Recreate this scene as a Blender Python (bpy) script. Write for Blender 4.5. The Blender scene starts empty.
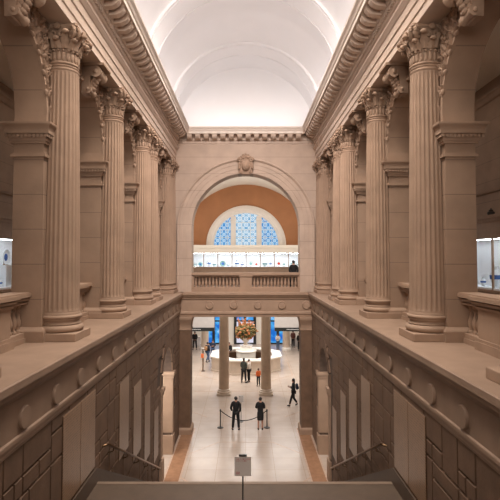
import bpy, bmesh, math, random
from mathutils import Vector, Matrix

random.seed(7)
S = bpy.context.scene
COL = S.collection
PI = math.pi

# ------------------------------------------------------------------ camera
cam_d = bpy.data.cameras.new('camera')
cam = bpy.data.objects.new('camera', cam_d)
COL.objects.link(cam)
TILT = math.radians(2.2)
F = 490.0
cam_d.sensor_width = 36.0
cam_d.lens = 36.0 * F / 500.0
cam.location = (0.045, 0.0, 9.0)
cam.rotation_euler = (PI / 2 + TILT, 0, 0)
cam_d.shift_x = 0.0068
cam_d.shift_y = -0.0206
cam_d.clip_end = 200
S.camera = cam

# ------------------------------------------------------------------ world, lamps, exposure
w = bpy.data.worlds.new('world')
S.world = w
w.use_nodes = True
w.node_tree.nodes['Background'].inputs[0].default_value = (0.25, 0.32, 0.42, 1)
w.node_tree.nodes['Background'].inputs[1].default_value = 0.02
S.view_settings.view_transform = 'Standard'
S.view_settings.look = 'None'
S.view_settings.gamma = 1.0
S.view_settings.use_curve_mapping = False
S.view_settings.exposure = 0.0
S.cycles.use_denoising = True
S.cycles.max_bounces = 10
S.cycles.diffuse_bounces = 6
S.cycles.sample_clamp_indirect = 6.0
S.cycles.caustics_reflective = False
S.cycles.caustics_refractive = False


def area(name, loc, rot, sx, sy, power, col, spread=180):
    d = bpy.data.lights.new(name, 'AREA')
    d.shape = 'RECTANGLE'
    d.size, d.size_y = sx, sy
    d.energy = power
    d.color = col
    d.spread = math.radians(spread)
    o = bpy.data.objects.new(name, d)
    COL.objects.link(o)
    o.location = loc
    o.rotation_euler = rot
    return o


COVE = (0.98, 0.965, 1.0)
HALL = (1.0, 0.95, 0.90)
# cove lamps lying in the trough behind the cornice, shining up into the vault
for s in (-1, 1):
    area('cove_lamp', (s * 3.24, 11.5, 15.85), (PI, -s * math.radians(28), 0), 0.10, 27.0, 160, COVE)
area('cove_lamp', (0, 25.35, 15.85), (PI, 0, 0), 5.6, 0.12, 12, COVE)
# unseen fill lamps added below the vault crown; the second brightens the end wall
area('overhead_fill', (0, 11.4, 18.5), (math.radians(10), 0, 0), 3.4, 9.0, 980, (1.0, 0.89, 0.79), 118)
area('overhead_fill', (0, 15.2, 18.4), (math.radians(47), 0, 0), 3.4, 2.5, 500, (1.0, 0.88, 0.82), 92)
# lamp of the upper hall behind the viewer
area('upper_hall_lamp', (0, -2.6, 12.4), (math.radians(97), 0, 0), 6.0, 3.4, 400, (1.0, 0.88, 0.78), 120)
# the domed great hall beyond: its ceiling lamps and the downlights below its gallery
area('hall_ceiling_lamp', (0, 33.5, 15.6), (0, 0, 0), 12, 9, 2000, HALL)
area('hall_downlight', (0, 39.5, 6.85), (0, 0, 0), 16, 9, 1500, HALL)
area('vestibule_downlight', (0, 30.2, 5.72), (0, 0, 0), 6, 4.4, 45, HALL)
area('entrance_lamp', (0, 49.0, 6.7), (0, 0, 0), 18, 4, 480, HALL)
for s in (-1, 1):
    area('hall_vault_fill', (s * 6.0, 38.0, 8.0), (PI, -s * math.radians(25), 0), 0.5, 10, 330, HALL)  # pair added out of view to brighten the hall vault
# lamps in the side galleries and in the corridors under them
for s in (-1, 1):
    area('gallery_lamp', (s * 7.0, 12.0, 15.3), (0, 0, 0), 1.0, 22, 80, (1.0, 0.82, 0.66))
area('corridor_lamp', (-5.0, 21.0, 4.6), (math.radians(35), 0, 0), 1.4, 1.0, 170, HALL)
area('corridor_lamp', (5.0, 21.0, 4.6), (math.radians(35), 0, 0), 1.4, 1.0, 45, HALL)

# ------------------------------------------------------------------ materials
MATS = {}


def mat(name, col, rough=0.7, var=0.12, scale=3.0, bump=0.0, metal=0.0, spec=0.5, emit=None, estr=0, joints=None, bscale=None, coords='Generated'):
    if name in MATS:
        return MATS[name]
    m = bpy.data.materials.new(name)
    MATS[name] = m
    m.use_nodes = True
    nt = m.node_tree
    N, L = nt.nodes, nt.links
    b = N['Principled BSDF']
    b.inputs['Roughness'].default_value = rough
    b.inputs['Metallic'].default_value = metal
    b.inputs['Specular IOR Level'].default_value = spec
    geo = N.new('ShaderNodeNewGeometry')
    noi = N.new('ShaderNodeTexNoise')
    noi.inputs['Scale'].default_value = scale
    noi.inputs['Detail'].default_value = 5
    L.new(geo.outputs['Position'], noi.inputs['Vector'])
    ramp = N.new('ShaderNodeValToRGB')
    lo = tuple(c * (1 - var) for c in col) + (1,)
    hi = tuple(min(1, c * (1 + var)) for c in col) + (1,)
    ramp.color_ramp.elements[0].position = 0.3
    ramp.color_ramp.elements[0].color = lo
    ramp.color_ramp.elements[1].position = 0.7
    ramp.color_ramp.elements[1].color = hi
    L.new(noi.outputs['Fac'], ramp.inputs['Fac'])
    out = ramp.outputs['Color']
    if joints:                      # thin masonry joints between courses of ashlar
        sep = N.new('ShaderNodeSeparateXYZ')
        L.new(geo.outputs['Position'], sep.inputs[0])
        md = N.new('ShaderNodeMath'); md.operation = 'PINGPONG'; md.inputs[1].default_value = joints / 2
        L.new(sep.outputs['Z'], md.inputs[0])
        lt = N.new('ShaderNodeMath'); lt.operation = 'LESS_THAN'; lt.inputs[1].default_value = 0.010
        L.new(md.outputs[0], lt.inputs[0])
        mx = N.new('ShaderNodeMix'); mx.data_type = 'RGBA'
        mul = N.new('ShaderNodeMath'); mul.operation = 'MULTIPLY'; mul.inputs[1].default_value = 0.6
        L.new(lt.outputs[0], mul.inputs[0])
        L.new(mul.outputs[0], mx.inputs['Factor'])
        L.new(out, mx.inputs['A'])
        mx.inputs['B'].default_value = tuple(c * 0.45 for c in col) + (1,)
        out = mx.outputs['Result']
    L.new(out, b.inputs['Base Color'])
    if bump:
        bp = N.new('ShaderNodeBump')
        bp.inputs['Strength'].default_value = bump
        bp.inputs['Distance'].default_value = 0.02
        n2 = N.new('ShaderNodeTexNoise')
        n2.inputs['Scale'].default_value = bscale or scale * 8
        n2.inputs['Detail'].default_value = 6
        L.new(geo.outputs['Position'], n2.inputs['Vector'])
        L.new(n2.outputs['Fac'], bp.inputs['Height'])
        L.new(bp.outputs[0], b.inputs['Normal'])
    if emit:
        b.inputs['Emission Color'].default_value = emit + (1,)
        b.inputs['Emission Strength'].default_value = estr
    return m


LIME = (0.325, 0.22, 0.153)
M_stone = mat('limestone', LIME, 0.75, 0.10, 2.2, 0.15)
M_block = mat('limestone_ashlar', LIME, 0.75, 0.12, 1.6, 0.15, joints=0.74)
M_carve = mat('limestone_carved', LIME, 0.8, 0.12, 6.0, 0.1)
M_ent = mat('limestone_cornice', (0.55, 0.435, 0.355), 0.75, 0.06, 2.0, 0.08)
M_mortar = mat('dark_mortar', (0.085, 0.055, 0.04), 0.95, 0.2, 4.0)
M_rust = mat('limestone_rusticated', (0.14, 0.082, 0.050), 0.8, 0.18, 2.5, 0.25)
M_cyma = mat('cream_cornice_edge', (0.70, 0.62, 0.55), 0.8, 0.04, 2.0)
M_endw = mat('limestone_end_wall', (0.44, 0.335, 0.265), 0.75, 0.08, 1.8, 0.1, joints=0.9)
M_plaster = mat('white_plaster', (0.82, 0.81, 0.81), 0.9, 0.015, 1.0, 0.03)
M_cream = mat('cream_plaster', (0.78, 0.73, 0.65), 0.85, 0.03, 1.0)
M_orange = mat('terracotta_paint', (0.43, 0.20, 0.095), 0.85, 0.08, 0.8)
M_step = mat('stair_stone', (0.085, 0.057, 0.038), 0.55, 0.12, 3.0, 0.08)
M_ledge = mat('ledge_stone', (0.285, 0.193, 0.136), 0.6, 0.12, 2.0, 0.08)
M_brass = mat('aged_brass', (0.17, 0.105, 0.06), 0.3, 0.15, 10, metal=1.0)
M_steel = mat('dark_metal', (0.05, 0.048, 0.045), 0.4, 0.1, 10, metal=0.6)
M_black = mat('black_cloth', (0.004, 0.004, 0.005), 0.85, 0.2, 12)
M_char = mat('charcoal_cloth', (0.018, 0.02, 0.024), 0.85, 0.2, 12)
M_navy = mat('navy_cloth', (0.02, 0.03, 0.06), 0.85, 0.2, 12)
M_olive = mat('olive_grey_cloth', (0.07, 0.085, 0.075), 0.85, 0.2, 12)
M_whitec = mat('white_cloth', (0.72, 0.66, 0.60), 0.85, 0.08, 12)
M_orangec = mat('orange_cloth', (0.80, 0.18, 0.05), 0.8, 0.1, 12)
M_denim = mat('denim', (0.05, 0.09, 0.17), 0.85, 0.2, 12)
M_tan = mat('tan_leather', (0.35, 0.19, 0.09), 0.6, 0.15, 12)
M_skin = mat('skin', (0.42, 0.22, 0.15), 0.55, 0.08, 12)
M_skin2 = mat('brown_skin', (0.16, 0.08, 0.05), 0.55, 0.08, 12)
M_hair = mat('dark_hair', (0.012, 0.009, 0.008), 0.6, 0.2, 20)
M_hair2 = mat('brown_hair', (0.06, 0.03, 0.018), 0.6, 0.2, 20)
M_shoe = mat('black_shoe_leather', (0.008, 0.008, 0.008), 0.35, 0.2, 20)
M_eye = mat('eye_dark', (0.01, 0.01, 0.01), 0.3, 0.1, 20)
M_desk = mat('desk_marble', (0.60, 0.50, 0.41), 0.35, 0.08, 2.5)
M_desktop = mat('desk_top_marble', (0.84, 0.80, 0.74), 0.25, 0.05, 2.5)
M_brown = mat('dark_wood', (0.07, 0.035, 0.018), 0.45, 0.25, 6)
M_wood = mat('case_frame_wood', (0.30, 0.20, 0.13), 0.5, 0.1, 5)
M_casew = mat('case_white_lining', (0.86, 0.88, 0.92), 0.8, 0.02, 3)
M_porc = mat('white_porcelain', (0.80, 0.84, 0.88), 0.15, 0.04, 8)
M_blue = mat('cobalt_glaze', (0.05, 0.14, 0.42), 0.15, 0.3, 22)
M_celadon = mat('celadon_glaze', (0.24, 0.42, 0.42), 0.15, 0.2, 22)
M_red = mat('red_glaze', (0.55, 0.05, 0.03), 0.2, 0.15, 20)
M_urn = mat('pale_urn_glaze', (0.72, 0.62, 0.52), 0.3, 0.08, 8)
M_leafo = mat('autumn_leaves', (0.16, 0.11, 0.03), 0.7, 0.5, 9)
M_leafg = mat('olive_leaves', (0.06, 0.07, 0.02), 0.7, 0.4, 9)
M_flower = mat('orange_blossom', (0.36, 0.12, 0.035), 0.7, 0.35, 7)
M_peach = mat('peach_blossom', (0.45, 0.20, 0.09), 0.7, 0.25, 7)
M_panelg = mat('grey_board', (0.42, 0.39, 0.37), 0.7, 0.05, 3)
M_strip = mat('black_sign_board', (0.012, 0.014, 0.014), 0.4, 0.1, 5)
M_text = mat('white_lettering', (0.75, 0.75, 0.75), 0.6, 0.02, 5)
M_redtext = mat('red_lettering', (0.55, 0.05, 0.035), 0.6, 0.05, 5)
M_board = mat('sign_board', (0.74, 0.68, 0.64), 0.55, 0.03, 5)
M_rope = mat('black_rope', (0.015, 0.014, 0.016), 0.7, 0.2, 30)
M_inlay = mat('brown_inlay_stone', (0.33, 0.18, 0.105), 0.22, 0.12, 4.0)
M_line = mat('red_inlay_line', (0.50, 0.37, 0.29), 0.22, 0.15, 6.0)
M_white = mat('white_painted_frame', (0.80, 0.76, 0.72), 0.6, 0.03, 4)
M_led2 = mat('wall_case_lamp', (0.9, 0.9, 0.9), 0.6, 0.0, 1, emit=(0.86, 0.93, 1.0), estr=11)
M_led = mat('lamp_diffuser', (0.9, 0.9, 0.9), 0.6, 0.0, 1, emit=(0.9, 0.95, 1.0), estr=28)


def mat_floor():
    m = mat('hall_floor_stone', (0.46, 0.385, 0.33), 0.22, 0.07, 1.2, spec=0.28)
    nt = m.node_tree
    N, L = nt.nodes, nt.links
    b = N['Principled BSDF']
    geo = [n for n in N if n.type == 'NEW_GEOMETRY'][0]
    br = N.new('ShaderNodeTexBrick')
    br.offset = 0.0
    br.inputs['Scale'].default_value = 1.0
    br.inputs['Brick Width'].default_value = 1.25
    br.inputs['Row Height'].default_value = 1.25
    br.inputs['Mortar Size'].default_value = 0.008
    br.inputs['Color1'].default_value = (1, 1, 1, 1)
    br.inputs['Color2'].default_value = (0.95, 0.94, 0.93, 1)
    br.inputs['Mortar'].default_value = (0.72, 0.62, 0.54, 1)
    L.new(geo.outputs['Position'], br.inputs['Vector'])
    old = b.inputs['Base Color'].links[0].from_socket
    mx = N.new('ShaderNodeMix'); mx.data_type = 'RGBA'; mx.blend_type = 'MULTIPLY'
    mx.inputs['Factor'].default_value = 1.0
    L.new(old, mx.inputs['A'])
    L.new(br.outputs['Color'], mx.inputs['B'])
    L.new(mx.outputs['Result'], b.inputs['Base Color'])
    return m


M_floor = mat_floor()


def mat_inscribed():
    # polished stone slab engraved with close rows of small lettering
    m = mat('inscribed_marble', (0.27, 0.165, 0.10), 0.30, 0.06, 1.5, spec=0.2)
    nt = m.node_tree
    N, L = nt.nodes, nt.links
    b = N['Principled BSDF']
    geo = [n for n in N if n.type == 'NEW_GEOMETRY'][0]
    sep = N.new('ShaderNodeSeparateXYZ')
    L.new(geo.outputs['Position'], sep.inputs[0])
    pz = N.new('ShaderNodeMath'); pz.operation = 'PINGPONG'; pz.inputs[1].default_value = 0.0275
    L.new(sep.outputs['Z'], pz.inputs[0])
    row = N.new('ShaderNodeMath'); row.operation = 'LESS_THAN'; row.inputs[1].default_value = 0.013
    L.new(pz.outputs[0], row.inputs[0])
    fl = N.new('ShaderNodeMath'); fl.operation = 'SNAP'; fl.inputs[1].default_value = 0.055
    L.new(sep.outputs['Z'], fl.inputs[0])
    cmb = N.new('ShaderNodeCombineXYZ')
    my = N.new('ShaderNodeMath'); my.operation = 'MULTIPLY'; my.inputs[1].default_value = 34
    mz = N.new('ShaderNodeMath'); mz.operation = 'MULTIPLY'; mz.inputs[1].default_value = 60
    L.new(sep.outputs['Y'], my.inputs[0]); L.new(fl.outputs[0], mz.inputs[0])
    L.new(my.outputs[0], cmb.inputs[0]); L.new(mz.outputs[0], cmb.inputs[1])
    no = N.new('ShaderNodeTexNoise'); no.inputs['Scale'].default_value = 1.0; no.inputs['Detail'].default_value = 1
    L.new(cmb.outputs[0], no.inputs['Vector'])
    gt = N.new('ShaderNodeMath'); gt.operation = 'GREATER_THAN'; gt.inputs[1].default_value = 0.5
    L.new(no.outputs['Fac'], gt.inputs[0])
    an = N.new('ShaderNodeMath'); an.operation = 'MULTIPLY'
    L.new(row.outputs[0], an.inputs[0]); L.new(gt.outputs[0], an.inputs[1])
    sc = N.new('ShaderNodeMath'); sc.operation = 'MULTIPLY'; sc.inputs[1].default_value = 0.85
    L.new(an.outputs[0], sc.inputs[0])
    old = b.inputs['Base Color'].links[0].from_socket
    mx = N.new('ShaderNodeMix'); mx.data_type = 'RGBA'
    L.new(sc.outputs[0], mx.inputs['Factor'])
    L.new(old, mx.inputs['A'])
    mx.inputs['B'].default_value = (0.14, 0.09, 0.06, 1)
    L.new(mx.outputs['Result'], b.inputs['Base Color'])
    return m


M_insc = mat_inscribed()


def mat_stained(name, white):
    # leaded glass lit from outdoors: interlaced circles and lattice in blue and white
    m = bpy.data.materials.new(name)
    m.use_nodes = True
    nt = m.node_tree
    N, L = nt.nodes, nt.links
    N.remove(N['Principled BSDF'])
    geo = N.new('ShaderNodeNewGeometry')
    sep = N.new('ShaderNodeSeparateXYZ')
    L.new(geo.outputs['Position'], sep.inputs[0])

    def mth(op, a, bb=None):
        n = N.new('ShaderNodeMath'); n.operation = op
        for i, v in enumerate((a, bb)):
            if v is None:
                continue
            if isinstance(v, (int, float)):
                n.inputs[i].default_value = v
            else:
                L.new(v, n.inputs[i])
        return n.outputs[0]
    P = 0.62
    u = mth('PINGPONG', mth('ADD', sep.outputs['X'], 0.0), P / 2)
    v = mth('PINGPONG', mth('ADD', sep.outputs['Z'], 0.1), P / 2)
    r = mth('POWER', mth('ADD', mth('MULTIPLY', u, u), mth('MULTIPLY', v, v)), 0.5)
    ring = mth('LESS_THAN', mth('ABSOLUTE', mth('SUBTRACT', r, 0.17)), 0.045)
    u2 = mth('SUBTRACT', P / 2, u); v2 = mth('SUBTRACT', P / 2, v)
    r2 = mth('POWER', mth('ADD', mth('MULTIPLY', u2, u2), mth('MULTIPLY', v2, v2)), 0.5)
    ring2 = mth('LESS_THAN', mth('ABSOLUTE', mth('SUBTRACT', r2, 0.12)), 0.04)
    diag = mth('LESS_THAN', mth('ABSOLUTE', mth('SUBTRACT', u, v)), 0.028)
    pat = mth('MINIMUM', mth('ADD', mth('ADD', ring, ring2), diag), 1.0)
    no = N.new('ShaderNodeTexNoise'); no.inputs['Scale'].default_value = 1.6; no.inputs['Detail'].default_value = 2
    L.new(geo.outputs['Position'], no.inputs['Vector'])
    rp = N.new('ShaderNodeValToRGB')
    e = rp.color_ramp.elements
    if white:
        e[0].position = .35; e[0].color = (0.16, 0.40, 0.66, 1)
        e[1].position = .65; e[1].color = (0.38, 0.58, 0.74, 1)
    else:
        e[0].position = .35; e[0].color = (0.035, 0.24, 0.62, 1)
        e[1].position = .65; e[1].color = (0.16, 0.42, 0.72, 1)
    L.new(no.outputs['Fac'], rp.inputs['Fac'])
    mx = N.new('ShaderNodeMix'); mx.data_type = 'RGBA'
    L.new(pat, mx.inputs['Factor'])
    L.new(rp.outputs['Color'], mx.inputs['A'])
    mx.inputs['B'].default_value = (0.72, 0.82, 0.90, 1) if white else (0.50, 0.68, 0.84, 1)
    em = N.new('ShaderNodeEmission')
    em.inputs['Strength'].default_value = 1.0
    L.new(mx.outputs['Result'], em.inputs['Color'])
    L.new(em.outputs[0], N['Material Output'].inputs['Surface'])
    return m


M_glassb = mat_stained('blue_leaded_glass', False)
M_glassw = mat_stained('pale_blue_leaded_glass', True)


def mat_daywin():
    m = bpy.data.materials.new('blue_daylit_glass')
    m.use_nodes = True
    nt = m.node_tree
    N, L = nt.nodes, nt.links
    N.remove(N['Principled BSDF'])
    geo = N.new('ShaderNodeNewGeometry')
    no = N.new('ShaderNodeTexNoise'); no.inputs['Scale'].default_value = 1.7; no.inputs['Detail'].default_value = 2
    L.new(geo.outputs['Position'], no.inputs['Vector'])
    rp = N.new('ShaderNodeValToRGB')
    e = rp.color_ramp.elements
    e[0].position = .38; e[0].color = (0.02, 0.16, 0.62, 1)
    e[1].position = .62; e[1].color = (0.10, 0.46, 0.85, 1)
    x = rp.color_ramp.elements.new(.72); x.color = (0.45, 0.62, 0.95, 1)
    L.new(no.outputs['Fac'], rp.inputs['Fac'])
    em = N.new('ShaderNodeEmission')
    L.new(rp.outputs['Color'], em.inputs['Color'])
    L.new(em.outputs[0], N['Material Output'].inputs['Surface'])
    return m


M_day = mat_daywin()
M_paleday = mat('pale_daylit_door_glass', (0.3, 0.3, 0.35), 0.2, 0.05, 2, emit=(0.62, 0.64, 0.80), estr=0.75)


def mat_glass():
    m = bpy.data.materials.new('clear_case_glass')
    m.use_nodes = True
    nt = m.node_tree
    N, L = nt.nodes, nt.links
    N.remove(N['Principled BSDF'])
    t = N.new('ShaderNodeBsdfTransparent')
    t.inputs[0].default_value = (0.96, 0.98, 0.98, 1)
    g = N.new('ShaderNodeBsdfGlossy'); g.inputs['Roughness'].default_value = 0.03
    mx = N.new('ShaderNodeMixShader'); mx.inputs[0].default_value = 0.05
    L.new(t.outputs[0], mx.inputs[1]); L.new(g.outputs[0], mx.inputs[2])
    L.new(mx.outputs[0], N['Material Output'].inputs['Surface'])
    return m


M_glass = mat_glass()


# ------------------------------------------------------------------ mesh builder
class MB:
    def __init__(self, sx=1):
        self.v, self.f, self.sx = [], [], sx

    def add(self, vs, fs):
        o = len(self.v)
        self.v += [(x * self.sx, y, z) for x, y, z in vs]
        self.f += [tuple(i + o for i in f) for f in fs]

    def box(self, x0, x1, y0, y1, z0, z1):
        self.add([(x0, y0, z0), (x1, y0, z0), (x1, y1, z0), (x0, y1, z0), (x0, y0, z1), (x1, y0, z1), (x1, y1, z1), (x0, y1, z1)],
                 [(0, 3, 2, 1), (4, 5, 6, 7), (0, 1, 5, 4), (1, 2, 6, 5), (2, 3, 7, 6), (3, 0, 4, 7)])

    def cbox(self, x0, x1, y0, y1, z0, z1, c):
        # box with chamfered edges (lofted outline)
        p = [(x0 + c, y0), (x1 - c, y0), (x1, y0 + c), (x1, y1 - c), (x1 - c, y1), (x0 + c, y1), (x0, y1 - c), (x0, y0 + c)]
        cx, cy = (x0 + x1) / 2, (y0 + y1) / 2
        kx, ky = 1 - 2 * c / max(1e-6, x1 - x0), 1 - 2 * c / max(1e-6, y1 - y0)
        q = [(cx + (x - cx) * kx, cy + (y - cy) * ky) for x, y in p]
        self.loft([[(x, y, z0) for x, y in q], [(x, y, z0 + c) for x, y in p], [(x, y, z1 - c) for x, y in p], [(x, y, z1) for x, y in q]])

    def loft(self, rings, cap=True, closed=True):
        n = len(rings[0])
        vs = [p for r in rings for p in r]
        fs = []
        for k in range(len(rings) - 1):
            for i in range(n if closed else n - 1):
                j = (i + 1) % n
                fs.append((k * n + i, k * n + j, (k + 1) * n + j, (k + 1) * n + i))
        if cap:
            fs.append(tuple(reversed(range(n))))
            fs.append(tuple((len(rings) - 1) * n + i for i in range(n)))
        self.add(vs, fs)

    def prism(self, poly, axis, a0, a1):
        def P(u, v, a):
            return (u, a, v) if axis == 'y' else (a, u, v) if axis == 'x' else (u, v, a)
        self.loft([[P(u, v, a0) for u, v in poly], [P(u, v, a1) for u, v in poly]])

    def lathe(self, prof, c=(0, 0, 0), seg=24, fn=None, cap=True):
        rings = []
        for r, z in prof:
            ring = []
            for i in range(seg):
                a = 2 * PI * i / seg
                rr = r * (fn(a, z) if fn else 1)
                ring.append((c[0] + rr * math.cos(a), c[1] + rr * math.sin(a), c[2] + z))
            rings.append(ring)
        self.loft(rings, cap)

    def tube(self, pts, r, seg=8, cap=True):
        pts = [Vector(p) for p in pts]
        rings = []
        up = Vector((0.13, 0.21, 1)).normalized()
        for i, p in enumerate(pts):
            t = (pts[min(i + 1, len(pts) - 1)] - pts[max(i - 1, 0)]).normalized()
            a = t.cross(up)
            if a.length < 1e-4:
                a = t.cross(Vector((1, 0, 0)))
            a.normalize()
            b = t.cross(a)
            rr = r[i] if isinstance(r, (list, tuple)) else r
            rings.append([tuple(p + (a * math.cos(2 * PI * k / seg) + b * math.sin(2 * PI * k / seg)) * rr) for k in range(seg)])
        self.loft(rings, cap)

    def blob(self, c, r, nu=10, nv=7, rot=None):
        vs, fs = [], []
        R = rot or Matrix.Identity(3)
        C = Vector(c)
        for j in range(1, nv):
            t = PI * j / nv
            for i in range(nu):
                a = 2 * PI * i / nu
                vs.append(tuple(C + R @ Vector((r[0] * math.sin(t) * math.cos(a), r[1] * math.sin(t) * math.sin(a), r[2] * math.cos(t)))))
        top, bot = len(vs), len(vs) + 1
        vs.append(tuple(C + R @ Vector((0, 0, r[2]))))
        vs.append(tuple(C - R @ Vector((0, 0, r[2]))))
        for j in range(nv - 2):
            for i in range(nu):
                k = (i + 1) % nu
                fs.append((j * nu + i, (j + 1) * nu + i, (j + 1) * nu + k, j * nu + k))
        for i in range(nu):
            k = (i + 1) % nu
            fs.append((top, i, k))
            fs.append((bot, (nv - 2) * nu + k, (nv - 2) * nu + i))
        self.add(vs, fs)

    def leaf(self, c, ang, L, W, T, sx=0.0):
        # pointed lobed leaf lying in a plane of constant x, growing along ang, with a raised midrib and a curled tip
        d = Vector((0, math.cos(ang), math.sin(ang)))
        n = Vector((0, -d.z, d.y))
        C = Vector(c)
        rings = []
        for t, wq, lift in ((0, .35, .3), (.18, .85, .7), (.34, .62, .8), (.5, 1.0, 1.0), (.66, .62, 1.0), (.8, .7, 1.25), (.93, .4, 1.5), (1.0, .08, 1.2)):
            p = C + d * L * t
            ring = []
            for q, h in ((-1, .15), (-.5, .75), (0, 1.0), (.5, .75), (1, .15)):
                ring.append(tuple(p + n * W * wq * q + Vector((-T * h * lift, 0, 0))))
            ring.append(tuple(p + Vector((.02, 0, 0))))
            rings.append(ring)
        self.loft(rings)

    def build(self, name, m, parent=None, smooth=None, loc=None):
        me = bpy.data.meshes.new(name)
        me.from_pydata(self.v, [], self.f)
        bm = bmesh.new()
        bm.from_mesh(me)
        bmesh.ops.recalc_face_normals(bm, faces=bm.faces)
        bm.to_mesh(me)
        bm.free()
        if smooth:
            me.shade_smooth()
            me.set_sharp_from_angle(angle=math.radians(smooth))
        me.materials.append(m)
        o = bpy.data.objects.new(name, me)
        COL.objects.link(o)
        if parent:
            o.parent = parent
        if loc:
            o.location = loc
        return o


def MBbox(*a):
    b = MB(); b.box(*a)
    return b


def thing(name, label, cat, loc=(0, 0, 0), rz=0, group=None):
    o = bpy.data.objects.new(name, None)
    o.empty_display_size = 0.1
    COL.objects.link(o)
    o.location = loc
    o.rotation_euler = (0, 0, rz)
    return tag(o, label, cat, group)


def tag(o, label, cat, group=None):
    o['label'] = label
    o['category'] = cat
    o['kind'] = 'thing'
    if group:
        o['group'] = group
    return o


def struct(o):
    o['kind'] = 'structure'
    return o


def dup(root, loc, label, rz=None, scale=None):
    r = root.copy()
    COL.objects.link(r)
    r.location = loc
    if rz is not None:
        r.rotation_euler = (0, 0, rz)
    if scale is not None:
        r.scale = scale
    r['label'] = label
    for ch in list(root.children):
        c = ch.copy()
        COL.objects.link(c)
        c.parent = r
        for g in list(ch.children):
            d = g.copy()
            COL.objects.link(d)
            d.parent = c
    return r


def arc(cy, cz, r, a0, a1, n):
    return [(cy + r * math.cos(a0 + (a1 - a0) * i / n), cz + r * math.sin(a0 + (a1 - a0) * i / n)) for i in range(n + 1)]


SIDE = {-1: 'left', 1: 'right'}
Z2 = 7.25          # level of the upper floor and of the ledge the columns stand on
YN = -3.0          # near end of the hall, behind the camera
YE = 25.9          # face of the end wall

# ------------------------------------------------------------------ floor and stairs
b = MB(); b.box(-14, 14, 8, 54, -0.3, 0.0)
struct(b.build('floor', M_floor))

STEP_R, STEP_T, LZ, LY = 0.1552, 0.31, 3.88, 11.45
b = MB()
poly = [(2.0, Z2 - 0.001)]
y, z = 2.6, Z2 - 0.001
poly.append((y, z))
nu = 22
ru = (Z2 - LZ) / nu
ty = (9.2 - 2.6) / nu
for i in range(nu):
    z -= ru
    poly.append((y, z))
    y += ty
    poly.append((y, z))
poly[-1] = (LY, LZ)
y, z = LY, LZ
for i in range(25):
    z -= STEP_R
    poly.append((y, z))
    if i < 24:
        y += STEP_T
        poly.append((y, z))
poly += [(y, -0.2), (2.0, -0.2)]
b.prism(poly, 'x', -3.43, 3.43)
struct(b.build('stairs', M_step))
# the landing's joints: thin strips of darker stone between slabs
b = MB()
b.box(-3.37, 3.37, 11.33, 11.45, LZ, LZ + 0.006)
struct(b.build('trim_1', mat('nosing_stone', (0.20, 0.14, 0.10), 0.5, 0.1, 4)))

# inlay bands of the lower floor
b = MB()
for s in (-1, 1):
    b.box(s * 2.72, s * 3.30, 19.3, 26.4, 0.0, 0.004)
struct(b.build('trim_2', M_inlay))
b = MB()


def strip(x0, y0, x1, y1, wd):
    d = Vector((x1 - x0, y1 - y0)).normalized()
    n = Vector((-d.y, d.x)) * wd / 2
    b.prism([(x0 + n.x, y0 + n.y), (x1 + n.x, y1 + n.y), (x1 - n.x, y1 - n.y), (x0 - n.x, y0 - n.y)], 'z', 0.0, 0.005)


for s in (-1, 1):
    strip(s * 2.68, 19.3, s * 2.68, 26.4, 0.07)
    strip(s * 3.34, 19.3, s * 3.34, 25.4, 0.07)
    strip(s * 1.75, 19.4, s * 2.65, 20.5, 0.07)
    strip(s * 2.65, 22.9, s * 1.3, 24.4, 0.06)
    strip(s * 1.3, 24.4, s * -0.0, 24.4, 0.05)
    strip(s * 2.2, 28.2, s * 4.6, 30.6, 0.07)
    strip(s * 4.6, 30.6, s * 4.6, 36.0, 0.07)
    strip(s * 0.0, 33.6, s * 9, 33.6, 0.08)
    strip(s * 1.6, 36.2, s * 3.6, 38.2, 0.08)
    strip(s * 3.6, 38.2, s * 3.6, 43.0, 0.08)
    strip(s * 0.0, 36.2, s * 1.6, 36.2, 0.08)
struct(b.build('trim_3', M_line))

# ------------------------------------------------------------------ lower side walls (broken ashlar) with ledge and frieze
WX = 3.40
OP0, OP1, OPZ = 20.3, 23.0, 3.75          # arched opening near the foot of the stairs
OPC, OPR = (OP0 + OP1) / 2, (OP1 - OP0) / 2
ZW = 6.2


def in_open(y0, y1, z0, z1):
    m = 0.16
    if y1 < OP0 - m or y0 > OP1 + m:
        return False
    yc = min(max(OPC, y0), y1)
    if z0 < OPZ:
        return True
    return math.hypot(yc - OPC, z0 - OPZ) < OPR + m


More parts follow.
